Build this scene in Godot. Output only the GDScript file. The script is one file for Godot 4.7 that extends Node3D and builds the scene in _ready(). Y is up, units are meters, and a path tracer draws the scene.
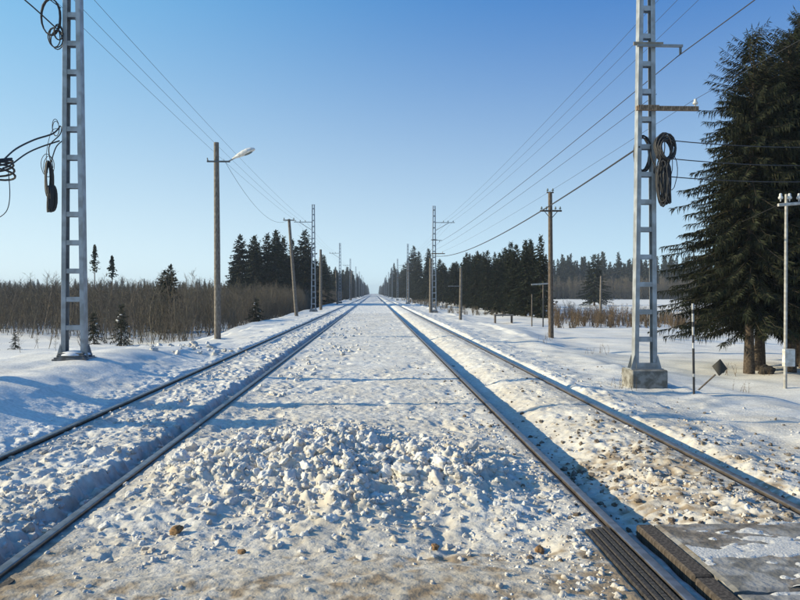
extends Node3D
# A snowy double-track railway seen from a level crossing, low winter sun from the left.
# y is up, rail tops lie at y = 0, the tracks run towards -z; "d" below is a distance along -z.

const RAILS := [-3.86, -2.27, 1.74, 3.33]
var na := FastNoiseLite.new()
var nb := FastNoiseLite.new()
var nc := FastNoiseLite.new()
var nd := FastNoiseLite.new()
var ne := FastNoiseLite.new()
var nf := FastNoiseLite.new()
var M := {}
var used := {}

# ---------------------------------------------------------------- mesh buffer
class MB:
	var v := PackedVector3Array()
	var n := PackedVector3Array()
	var c := PackedColorArray()
	var i := PackedInt32Array()
	func tri(a: Vector3, b: Vector3, d: Vector3, col: Color) -> void:
		var m := (d - a).cross(b - a).normalized()
		var k := v.size()
		v.append(a); v.append(b); v.append(d)
		n.append(m); n.append(m); n.append(m)
		c.append(col); c.append(col); c.append(col)
		i.append(k); i.append(k + 1); i.append(k + 2)
	func quad(a: Vector3, b: Vector3, d: Vector3, e: Vector3, col: Color) -> void:
		var m := (d - a).cross(b - a).normalized()
		var k := v.size()
		for p in [a, b, d, e]:
			v.append(p); n.append(m); c.append(col)
		for q in [0, 1, 2, 0, 2, 3]:
			i.append(k + q)
	func box(t: Transform3D, s: Vector3, col := Color.WHITE, ch := 0.0) -> void:
		var h := s * 0.5
		if ch <= 0.0:
			var p := []
			for q in 8:
				p.append(t * Vector3(h.x if q & 1 else -h.x, h.y if q & 2 else -h.y, h.z if q & 4 else -h.z))
			for f in [[0, 1, 3, 2], [5, 4, 6, 7], [4, 0, 2, 6], [1, 5, 7, 3], [2, 3, 7, 6], [4, 5, 1, 0]]:
				_face([p[f[0]], p[f[1]], p[f[2]], p[f[3]]], t.origin, col)
			return
		# chamfered box: 6 faces, 12 edges, 8 corners
		var ax := [Vector3.RIGHT, Vector3.UP, Vector3.BACK]
		for a in 3:
			for sg in [-1.0, 1.0]:
				var b := (a + 1) % 3
				var d := (a + 2) % 3
				var o: Vector3 = ax[a] * (h[a] * sg)
				var ub: Vector3 = ax[b] * (h[b] - ch)
				var ud: Vector3 = ax[d] * (h[d] - ch)
				_face([t * (o - ub - ud), t * (o + ub - ud), t * (o + ub + ud), t * (o - ub + ud)], t.origin, col)
		for a in 3:
			var b := (a + 1) % 3
			var d := (a + 2) % 3
			for s1 in [-1.0, 1.0]:
				for s2 in [-1.0, 1.0]:
					var e: Vector3 = ax[a] * (h[a] - ch)
					var p1: Vector3 = ax[b] * (h[b] * s1) + ax[d] * ((h[d] - ch) * s2)
					var p2: Vector3 = ax[b] * ((h[b] - ch) * s1) + ax[d] * (h[d] * s2)
					_face([t * (p1 - e), t * (p1 + e), t * (p2 + e), t * (p2 - e)], t.origin, col)
		for s1 in [-1.0, 1.0]:
			for s2 in [-1.0, 1.0]:
				for s3 in [-1.0, 1.0]:
					var sv := Vector3(s1, s2, s3)
					var hc := h - Vector3(ch, ch, ch)
					var q1 := Vector3(h.x, hc.y, hc.z) * sv
					var q2 := Vector3(hc.x, h.y, hc.z) * sv
					var q3 := Vector3(hc.x, hc.y, h.z) * sv
					_face([t * q1, t * q2, t * q3], t.origin, col)
	func _face(p: Array, mid: Vector3, col: Color) -> void:
		var m: Vector3 = (p[2] - p[0]).cross(p[1] - p[0])
		if m.dot(p[0] - mid) < 0.0:
			p.reverse()
		if p.size() == 3:
			tri(p[0], p[1], p[2], col)
		else:
			quad(p[0], p[1], p[2], p[3], col)
	func tube(pts: Array, rad: Array, sides: int, col := Color.WHITE, caps := true) -> void:
		var k := v.size()
		var last := pts.size() - 1
		var side := Vector3.ZERO
		for q in pts.size():
			var dir: Vector3 = (pts[mini(q + 1, last)] - pts[maxi(q - 1, 0)]).normalized()
			if side == Vector3.ZERO:
				side = dir.cross(Vector3.UP if absf(dir.y) < 0.9 else Vector3.RIGHT).normalized()
			side = (side - dir * side.dot(dir)).normalized()
			var up := dir.cross(side)
			for s in sides:
				var a := TAU * s / sides
				var m := side * cos(a) + up * sin(a)
				v.append(pts[q] + m * rad[q]); n.append(m); c.append(col)
		for q in last:
			for s in sides:
				var a := k + q * sides + s
				var b := k + q * sides + (s + 1) % sides
				for x in [a, a + sides, b, b, a + sides, b + sides]:
					i.append(x)
		if caps:
			for e in [0, last]:
				var m: Vector3 = (pts[e] - pts[1 if e == 0 else last - 1]).normalized()
				var z := v.size()
				v.append(pts[e]); n.append(m); c.append(col)
				for s in sides:
					v.append(v[k + e * sides + s]); n.append(m); c.append(col)
				for s in sides:
					i.append(z); i.append(z + 1 + s); i.append(z + 1 + (s + 1) % sides)
	func lathe(prof: Array, sides: int, t := Transform3D(), col := Color.WHITE) -> void:
		var k := v.size()
		for q in prof.size():
			var a0: Vector2 = prof[maxi(q - 1, 0)]
			var a1: Vector2 = prof[mini(q + 1, prof.size() - 1)]
			var tn := (a1 - a0).normalized()
			for s in sides:
				var a := TAU * s / sides
				v.append(t * Vector3(prof[q].x * cos(a), prof[q].y, prof[q].x * sin(a)))
				n.append((t.basis * Vector3(-tn.y * cos(a), tn.x, -tn.y * sin(a))).normalized()); c.append(col)
		for q in prof.size() - 1:
			for s in sides:
				var a := k + q * sides + s
				var b := k + q * sides + (s + 1) % sides
				for x in [a, a + sides, b, b, a + sides, b + sides]:
					i.append(x)
	func mesh() -> ArrayMesh:
		var arr := []
		arr.resize(Mesh.ARRAY_MAX)
		arr[Mesh.ARRAY_VERTEX] = v
		arr[Mesh.ARRAY_NORMAL] = n
		arr[Mesh.ARRAY_COLOR] = c
		arr[Mesh.ARRAY_INDEX] = i
		var m := ArrayMesh.new()
		m.add_surface_from_arrays(Mesh.PRIMITIVE_TRIANGLES, arr)
		return m

# ---------------------------------------------------------------- object helpers
func numbered(called: String) -> String:
	if not used.has(called):
		used[called] = 0
		return called
	used[called] += 1
	return "%s_%03d" % [called, used[called]]

func tag(o: Node3D, label := "", category := "", group := "", kind := "") -> Node3D:
	if label: o.set_meta("label", label)
	if category: o.set_meta("category", category)
	if group: o.set_meta("group", group)
	if kind: o.set_meta("kind", kind)
	return o

func thing(called: String, label: String, category: String, at := Vector3.ZERO, turn := 0.0, group := "") -> Node3D:
	var o := Node3D.new()
	o.name = numbered(called)
	add_child(o)
	o.position = at
	o.rotation.y = turn
	return tag(o, label, category, group)

func part(called: String, m, mat: Material, parent: Node = null, t := Transform3D()) -> MeshInstance3D:
	var o := MeshInstance3D.new()
	o.mesh = m.mesh() if m is MB else m
	o.material_override = mat
	o.transform = t
	if parent == null:
		o.name = numbered(called)
		add_child(o)
	else:
		o.name = called
		parent.add_child(o, true)
	return o

func many(called: String, mesh: Mesh, mat: Material, where: Array, parent: Node = null, colors := []) -> MultiMeshInstance3D:
	var mm := MultiMesh.new()
	mm.transform_format = MultiMesh.TRANSFORM_3D
	mm.use_colors = colors.size() > 0
	mm.mesh = mesh
	mm.instance_count = where.size()
	for k in where.size():
		mm.set_instance_transform(k, where[k])
		if colors.size():
			mm.set_instance_color(k, colors[k])
	var o := MultiMeshInstance3D.new()
	o.multimesh = mm
	o.material_override = mat
	if parent == null:
		o.name = numbered(called)
		add_child(o)
	else:
		o.name = called
		parent.add_child(o, true)
	o.set_meta("kind", "stuff")
	return o

func copy(o: Node3D, at: Vector3, turn: float, scl := Vector3.ONE, label := "", group := "") -> Node3D:
	var r: Node3D = o.duplicate()
	r.name = numbered(str(o.name).rstrip("_0123456789"))
	add_child(r)
	r.position = at
	r.rotation = Vector3(0, turn, 0)
	r.scale = scl
	if label: r.set_meta("label", label)
	if group: r.set_meta("group", group)
	return r

func lin(r: float, g: float, b: float) -> Color:
	return Color(r, g, b).linear_to_srgb()

func noise_tex(freq: float, oct: int, size: int, sd: int, a: Color, b: Color, lo := 0.0, hi := 1.0, normal := false, bump := 4.0, kind := FastNoiseLite.TYPE_SIMPLEX_SMOOTH) -> NoiseTexture2D:
	var f := FastNoiseLite.new()
	f.noise_type = kind
	f.frequency = freq
	f.fractal_octaves = oct
	f.seed = sd
	var t := NoiseTexture2D.new()
	t.width = size; t.height = size
	t.seamless = true
	t.noise = f
	if normal:
		t.as_normal_map = true
		t.bump_strength = bump
	else:
		var g := Gradient.new()
		g.set_color(0, a); g.set_offset(0, lo)
		g.set_color(1, b); g.set_offset(1, hi)
		t.color_ramp = g
	return t

func mat(called: String, col: Color, rough := 0.8, metal := 0.0, tex: Texture2D = null, scl := 1.0, nrm: Texture2D = null, nscale := 1.0) -> StandardMaterial3D:
	var m := StandardMaterial3D.new()
	m.resource_name = called
	m.albedo_color = col
	m.roughness = rough
	m.metallic = metal
	m.vertex_color_use_as_albedo = true
	if tex or nrm:
		m.uv1_triplanar = true
		m.uv1_world_triplanar = true
		m.uv1_scale = Vector3.ONE * scl
		m.albedo_texture = tex
		if nrm:
			m.normal_enabled = true
			m.normal_texture = nrm
			m.normal_scale = nscale
	M[called] = m
	return m

# ---------------------------------------------------------------- the ground
func ss(a: float, b: float, x: float) -> float:
	return smoothstep(a, b, x)

func base_h(x: float, d: float) -> float:
	var h := 0.0
	if x < -3.9:
		var bank := lerpf(0.33, -0.12, ss(16.0, 27.0, d))
		bank = lerpf(0.16, bank, ss(6.0, 10.0, d))
		h = lerpf(-0.035, bank, ss(-4.05, -5.9, x))
		var edge := -7.6 if d < 16.0 else lerpf(-7.6, -6.9, ss(16.0, 30.0, d))
		var low := -0.95 + 0.35 * ss(-25.0, -60.0, x)
		h = lerpf(h, low, ss(edge, edge - 2.6, x))
	elif x > 3.38:
		h = lerpf(-0.03, -0.2, ss(3.6, 5.4, x))
		h = lerpf(h, -0.5, ss(6.2, 9.5, x))
		h = lerpf(h, -0.78, ss(11.0, 22.0, x) * ss(18.0, 40.0, d) + (1.0 - ss(18.0, 40.0, d)) * 0.15)
	else:
		h = -0.05 - 0.03 * ss(-2.2, -2.5, x) - 0.035 * ss(1.6, 1.9, x) + 0.065 * ss(2.3, 3.15, x)
	return h

func mound(x: float, d: float) -> float:
	# the ridge of ploughed snow chunks heaped between the tracks
	var a := exp(-pow((x + 0.55) / (0.95 if x < -0.55 else 0.8), 2.0) - pow((d - 6.9) / (1.1 if d < 6.9 else 1.7), 2.0)) * 0.215
	var b := exp(-pow((x - 0.75) / 0.5, 2.0) - pow((d - 6.5) / 0.9, 2.0)) * 0.135
	var e := exp(-pow((x + 1.5) / 0.5, 2.0) - pow((d - 6.6) / 0.9, 2.0)) * 0.09
	var f := exp(-pow((x + 0.2) / 0.35, 2.0) - pow((d - 5.6) / 0.5, 2.0)) * 0.06
	return a + b + e + f

func footprints(x: float, d: float) -> float:
	# trails of footprints trodden across the bed between the tracks
	var t := 0.0
	for k in 12:
		var px := -1.15 + 0.22 * k
		var pd := 12.2 + 0.42 * k + 0.16 * (k % 2)
		var a := (x - px) / 0.13
		var b := (d - pd) / 0.10
		if absf(a) < 2.0 and absf(b) < 2.5:
			t = maxf(t, 0.06 * exp(-a * a * a * a - b * b))
		a = (x + 0.9 - 0.23 * (k % 2)) / 0.10
		b = (d - 12.8 - 0.85 * k) / 0.14
		if absf(a) < 2.0 and absf(b) < 2.5:
			t = maxf(t, 0.05 * exp(-a * a - b * b * b * b))
	return t

func trench(x: float, d: float) -> float:
	# flangeways: ploughed free along the inner side of each rail
	var t := 0.0
	var wob := 0.03 * na.get_noise_2d(x * 3.0, d * 9.0) + 0.05 * nb.get_noise_2d(x * 0.4, d * 1.3)
	var s := x + 3.82
	if s > -0.16 and s < 0.34 + wob:
		t = maxf(t, 0.022 * (1.0 - ss(0.14 + wob, 0.32 + wob, s)))
	s = -2.31 - x
	if s > -0.12 and s < 0.7:
		t = maxf(t, 0.10 * (1.0 - ss(0.26 + wob * 2.0, 0.36 + wob * 2.0, s)))
	s = x - 1.78
	if s > -0.16 and s < 1.0:
		t = maxf(t, 0.125 * (1.0 - ss(0.25 + wob, 0.85 + wob * 3.0, s)))
	s = 3.29 - x
	if s > -0.12 and s < 0.4:
		t = maxf(t, 0.012 * (1.0 - ss(0.1 + wob, 0.3 + wob, s)))
	# outer sides
	s = 1.70 - x
	if s > -0.1 and s < 0.3:
		t = maxf(t, 0.006 * (1.0 - ss(0.03, 0.26 + wob, s)))
	s = x - 3.37
	if s > -0.1 and s < 0.75:
		t = maxf(t, 0.14 * (1.0 - ss(0.28, 0.62 + wob, s)))
	s = -3.90 - x
	if s > -0.1 and s < 0.3:
		t = maxf(t, 0.05 * (1.0 - ss(0.05, 0.22 + wob, s)))
	s = x + 2.23
	if s > -0.1 and s < 0.2:
		t = maxf(t, 0.004 * (1.0 - ss(0.03, 0.16 + wob, s)))
	return t

func rubble(x: float, d: float) -> float:
	# how broken up the snow is, 0 to 1
	var r := 0.25
	if x > -2.27 and x < 1.74:
		r = lerpf(0.42, 0.26, ss(9.0, 13.0, d)) + 0.3 * ss(-0.9, -1.9, x) + 0.25 * ss(0.8, 1.5, x) * (1.0 - ss(10.0, 18.0, d))
		r = maxf(r, minf(1.0, mound(x, d) * 9.0))
		r = lerpf(r, 0.35, ss(5.2, 4.4, d))
	elif x > -3.86 and x <= -2.27:
		r = 0.85
	elif x >= 1.74 and x < 3.33:
		r = 0.35 + 0.5 * ss(9.0, 6.5, d)
	elif x >= 3.33:
		r = 0.45 * ss(8.0, 4.5, x) + 0.25
	else:
		r = 0.12 + 0.5 * ss(-4.9, -4.0, x)
	return r

func slab_zone(x: float, d: float) -> bool:
	return d < 5.04 and x > 1.79 and x < 3.28

func ground_y(x: float, d: float) -> float:
	var h := base_h(x, d)
	if d > 400.0 or absf(x) > 80.0:
		return h
	var big := na.get_noise_2d(x, d)
	h += big * (0.04 if absf(x) < 5.0 else 0.10)
	if x > 4.5 and d < 90.0:
		h += 0.07 * nd.get_noise_2d(x * 0.35 + 70.0, d * 0.22) * ss(4.5, 7.0, x)
	if absf(x) > 6.5:
		h += na.get_noise_2d(x * 0.15 + 40.0, d * 0.15) * 0.25
	if d > 140.0:
		if x > -3.9 and x < 3.4:
			h -= trench(x, d)
		return h
	if absf(x) < 14.0:
		var r := rubble(x, d)
		var b := nb.get_noise_2d(x, d * 0.8)
		var cl := nc.get_noise_2d(x, d)          # cellular: -1 at a clod's middle
		var mask := ss(-0.25, 0.35, nd.get_noise_2d(x, d))
		h += r * (0.034 * b + 0.07 * maxf(0.0, -0.35 - cl) * mask)
		if d < 16.0:
			h += (0.25 + r) * (0.013 * ne.get_noise_2d(x, d) + 0.010 * nf.get_noise_2d(x, d))
		# pits and footprints
		var pit := nb.get_noise_2d(x * 0.55 + 31.0, d * 0.35 + 7.0)
		h -= 0.035 * ss(0.30, 0.52, pit) * (0.25 + r)
		if x > -2.3 and x < 1.75:
			if d < 12.0:
				var mo := mound(x, d)
				h += mo
				if mo > 0.01:
					var pk := minf(1.0, mo * 8.0)
					h += pk * (0.085 * maxf(0.0, -0.2 - nc.get_noise_2d(x * 0.9 + 9.0, d * 0.9)) + 0.045 * ne.get_noise_2d(x * 0.6, d * 0.6) + 0.03 * nf.get_noise_2d(x * 0.8, d * 0.8))
			elif d < 24.0:
				h -= footprints(x, d)
	if x > -4.2 and x < 4.2:
		var t := trench(x, d)
		if t > 0.0:
			h = minf(h, lerpf(h, -0.02, minf(1.0, t * 9.0))) - t
	if d < 5.2 and x > 1.3 and x < 3.7:
		if slab_zone(x, d):
			h = -0.16 if x > 1.90 else -0.065 + 0.02 * nb.get_noise_2d(x, d * 0.7)
		elif x > 1.50 and x <= 1.79 and d < 4.95:
			h = minf(h, -0.07)
		elif d < 5.04 and x >= 3.28:
			h = minf(h, -0.02)
	if d < 4.7 and x > -2.27 and x < 1.5:
		h = lerpf(h, -0.018 + 0.018 * nb.get_noise_2d(x * 0.35, d * 1.7) + 0.011 * ne.get_noise_2d(x * 0.7, d * 1.2) + 0.005 * nf.get_noise_2d(x, d * 1.4), ss(4.7, 4.1, d))
	if d < 5.3 and x > 1.1 and x < 1.51:
		h = lerpf(h, maxf(h, -0.022 + 0.006 * ne.get_noise_2d(x, d)), ss(5.3, 4.9, d) * ss(1.1, 1.35, x))
	if x > -2.4 and x < 1.8 and absf(x + 2.27) < 0.09:
		h = minf(h, -0.014)
	# snow packed up against the outer sides of the heads
	if d > 5.0 or x < 1.0:
		if x > 1.40 and x < 1.72:
			h = lerpf(h, clampf(h, -0.036, -0.012), ss(1.40, 1.62, x))
		elif x > 2.95 and x < 3.31:
			h = lerpf(h, clampf(h, -0.036, -0.012), ss(2.95, 3.2, x))
		elif x > -3.84 and x < -3.5:
			h = lerpf(h, clampf(h, -0.045, -0.012), ss(-3.5, -3.68, x))
		elif x > -2.25 and x < -1.95:
			h = lerpf(h, clampf(h, -0.03, -0.010), ss(-1.95, -2.15, x))
	for rx in RAILS:
		if absf(x - rx) < 0.075:
			h = minf(h, -0.032 if x < rx and rx > 0.0 else (-0.016 if x > rx and rx == RAILS[1] else (-0.036 if x > rx and rx == RAILS[0] else -0.05)))
	return h

func gy(x: float, z: float) -> float:
	return ground_y(x, -z)

func ground_color(x: float, d: float, h: float) -> Color:
	# clean, dusty and dirty snow: grit trodden and driven off the road onto it
	var snow := Color(0.84, 0.82, 0.77)
	if d > 60.0 or x < -8.0 or x > 16.0:
		return snow
	var n1 := nd.get_noise_2d(x * 0.6 + 11.0, d * 0.6)
	var n2 := nb.get_noise_2d(x * 1.3 + 5.0, d * 1.3 + 9.0)
	var n3 := ne.get_noise_2d(x * 0.8 + 3.0, d * 0.8)
	var dust := 0.0
	var soil := 0.0
	if x > -2.25 and x < 1.72:
		dust = 0.28 + 0.34 * ss(18.0, 6.0, d) + 0.30 * ss(5.6, 4.1, d)
		soil = 0.6 * exp(-pow((x - 0.45) / 0.55, 2.0) - pow((d - 4.55) / 0.14, 2.0)) + 0.35 * exp(-pow((x + 0.6) / 0.3, 2.0) - pow((d - 5.2) / 0.25, 2.0))
		soil += 0.80 * ss(5.6, 3.8, d)
		soil += 0.45 * ss(0.9, 1.6, x) * ss(9.5, 5.5, d)
		soil += 0.35 * ss(-1.75, -2.2, x) * ss(5.4, 4.6, d)
	elif x >= 1.72 and x < 3.35:
		dust = 0.32 + 0.35 * ss(18.0, 6.5, d)
		soil = 0.18 + 0.62 * ss(12.0, 6.5, d) * ss(1.8, 2.2, x)
	elif x >= 3.35:
		dust = 0.16 + 0.45 * ss(18.0, 7.0, d) * ss(10.0, 4.0, x)
		soil = 0.7 * ss(10.0, 6.5, d) * ss(7.5, 4.0, x) + 0.12 * ss(6.0, 4.0, x)
	elif x > -3.9:
		dust = 0.28 + 0.25 * ss(14.0, 5.0, d)
		soil = 0.08
	else:
		dust = 0.05
	var a := clampf(dust + 0.30 * n1 + 0.30 * n3, 0.0, 1.0)
	var col := snow.lerp(Color(0.52, 0.455, 0.36), a)
	if soil > 0.01:
		var s := ss(0.52, 0.80, soil * 0.75 + 0.30 * n2 + 0.16 * n1 + 0.30 * n3)
		col = col.lerp(Color(0.27, 0.19, 0.11), s * 0.85)
	# dark grey-brown tint along the flangeway side of each rail
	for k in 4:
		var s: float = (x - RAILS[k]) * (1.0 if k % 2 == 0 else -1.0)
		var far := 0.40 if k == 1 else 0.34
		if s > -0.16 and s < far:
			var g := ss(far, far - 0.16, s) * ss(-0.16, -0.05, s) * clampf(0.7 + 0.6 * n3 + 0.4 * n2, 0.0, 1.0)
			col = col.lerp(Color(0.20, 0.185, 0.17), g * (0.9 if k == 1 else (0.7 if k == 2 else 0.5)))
	return col

func build_ground() -> void:
	var ds := PackedFloat32Array()
	var d := -6.0
	while d < 2.6:
		ds.append(d); d += 0.3
	d = 2.6
	while d < 230.0:
		ds.append(d); d += maxf(0.022, d * 0.0052)
	var st := 2.0
	while d < 1700.0:
		ds.append(d); d += st; st *= 1.3
	ds.append(1900.0)
	var xs := PackedFloat32Array()
	var left := PackedFloat32Array()
	var x := -4.3
	st = 0.026
	while x > -1500.0:
		left.append(x); x -= st; st *= 1.062 if x > -60.0 else 1.3
	for k in range(left.size() - 1, -1, -1):
		xs.append(left[k])
	x = -4.274
	while x < 3.85:
		xs.append(x); x += 0.025
	st = 0.026
	while x < 1500.0:
		xs.append(x); x += st; st *= 1.055 if x < 60.0 else 1.3
	var w := xs.size()
	var hgt := ds.size()
	var v := PackedVector3Array(); v.resize(w * hgt)
	var n := PackedVector3Array(); n.resize(w * hgt)
	var c := PackedColorArray(); c.resize(w * hgt)
	var idx := PackedInt32Array(); idx.resize((w - 1) * (hgt - 1) * 6)
	var k := 0
	for r in hgt:
		var dd := ds[r]
		for q in w:
			var y := ground_y(xs[q], dd)
			v[k] = Vector3(xs[q], y, -dd)
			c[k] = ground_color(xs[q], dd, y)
			k += 1
	k = 0
	for r in hgt:
		var r0 := maxi(r - 1, 0); var r1 := mini(r + 1, hgt - 1)
		for q in w:
			var q0 := maxi(q - 1, 0); var q1 := mini(q + 1, w - 1)
			var tx := v[r * w + q1] - v[r * w + q0]
			var tz := v[r1 * w + q] - v[r0 * w + q]
			n[k] = tx.cross(tz).normalized()
			k += 1
	k = 0
	for r in hgt - 1:
		for q in w - 1:
			var a := r * w + q
			idx[k] = a; idx[k + 1] = a + w; idx[k + 2] = a + 1
			idx[k + 3] = a + 1; idx[k + 4] = a + w; idx[k + 5] = a + w + 1
			k += 6
	var arr := []
	arr.resize(Mesh.ARRAY_MAX)
	arr[Mesh.ARRAY_VERTEX] = v; arr[Mesh.ARRAY_NORMAL] = n; arr[Mesh.ARRAY_COLOR] = c; arr[Mesh.ARRAY_INDEX] = idx
	var am := ArrayMesh.new()
	am.add_surface_from_arrays(Mesh.PRIMITIVE_TRIANGLES, arr)
	tag(part("ground", am, M.snow), "snow covered ground of the railway line and fields", "ground", "", "structure")
	print("ground ", w, "x", hgt)

# ---------------------------------------------------------------- snow chunks
func ico(sub: int) -> Array:
	var t := (1.0 + sqrt(5.0)) / 2.0
	var p := []
	for a in [[-1, t, 0], [1, t, 0], [-1, -t, 0], [1, -t, 0], [0, -1, t], [0, 1, t], [0, -1, -t], [0, 1, -t], [t, 0, -1], [t, 0, 1], [-t, 0, -1], [-t, 0, 1]]:
		p.append(Vector3(a[0], a[1], a[2]).normalized())
	var f := [[0, 11, 5], [0, 5, 1], [0, 1, 7], [0, 7, 10], [0, 10, 11], [1, 5, 9], [5, 11, 4], [11, 10, 2], [10, 7, 6], [7, 1, 8], [3, 9, 4], [3, 4, 2], [3, 2, 6], [3, 6, 8], [3, 8, 9], [4, 9, 5], [2, 4, 11], [6, 2, 10], [8, 6, 7], [9, 8, 1]]
	for s in sub:
		var cache := {}
		var g := []
		for q in f:
			var m := []
			for e in 3:
				var a: int = q[e]
				var b: int = q[(e + 1) % 3]
				var key := Vector2i(mini(a, b), maxi(a, b))
				if not cache.has(key):
					cache[key] = p.size()
					p.append(((p[a] + p[b]) * 0.5).normalized())
				m.append(cache[key])
			g.append([q[0], m[0], m[2]]); g.append([q[1], m[1], m[0]]); g.append([q[2], m[2], m[1]]); g.append([m[0], m[1], m[2]])
		f = g
	return [p, f]

func chunk_mesh(rng: RandomNumberGenerator, sub: int, planes: int, rough: float, col: Color) -> ArrayMesh:
	var g := ico(sub)
	var pl := []
	for k in planes:
		pl.append([Vector3(rng.randfn(), rng.randfn(), rng.randfn()).normalized(), rng.randf_range(0.42, 0.85)])
	var st := Vector3(rng.randf_range(0.9, 1.4), rng.randf_range(0.6, 0.95), rng.randf_range(0.75, 1.2))
	var off := rng.randf() * 100.0
	var P := []
	for p in g[0]:
		var r := 1.0
		for a in pl:
			var dt: float = p.dot(a[0])
			if dt > 0.01:
				r = minf(r, a[1] / dt)
		r *= 1.0 + rough * nd.get_noise_3d(p.x * 0.9 + off, p.y * 0.9, p.z * 0.9) + rough * 0.6 * nd.get_noise_3d(p.x * 2.6 + off, p.y * 2.6, p.z * 2.6)
		P.append(p * r * st)
	var mb := MB.new()
	var nn := []
	for p in P:
		nn.append(Vector3.ZERO)
	for f in g[1]:
		var m: Vector3 = (P[f[1]] - P[f[0]]).cross(P[f[2]] - P[f[0]])
		for e in f:
			nn[e] += m
	for q in P.size():
		mb.v.append(P[q]); mb.n.append(nn[q].normalized()); mb.c.append(col)
	for f in g[1]:
		mb.i.append(f[0]); mb.i.append(f[2]); mb.i.append(f[1])
	return mb.mesh()

func rand_basis(rng: RandomNumberGenerator) -> Basis:
	return Basis.from_euler(Vector3(rng.randf_range(-0.7, 0.7), rng.randf() * TAU, rng.randf_range(-0.7, 0.7)))

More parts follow.
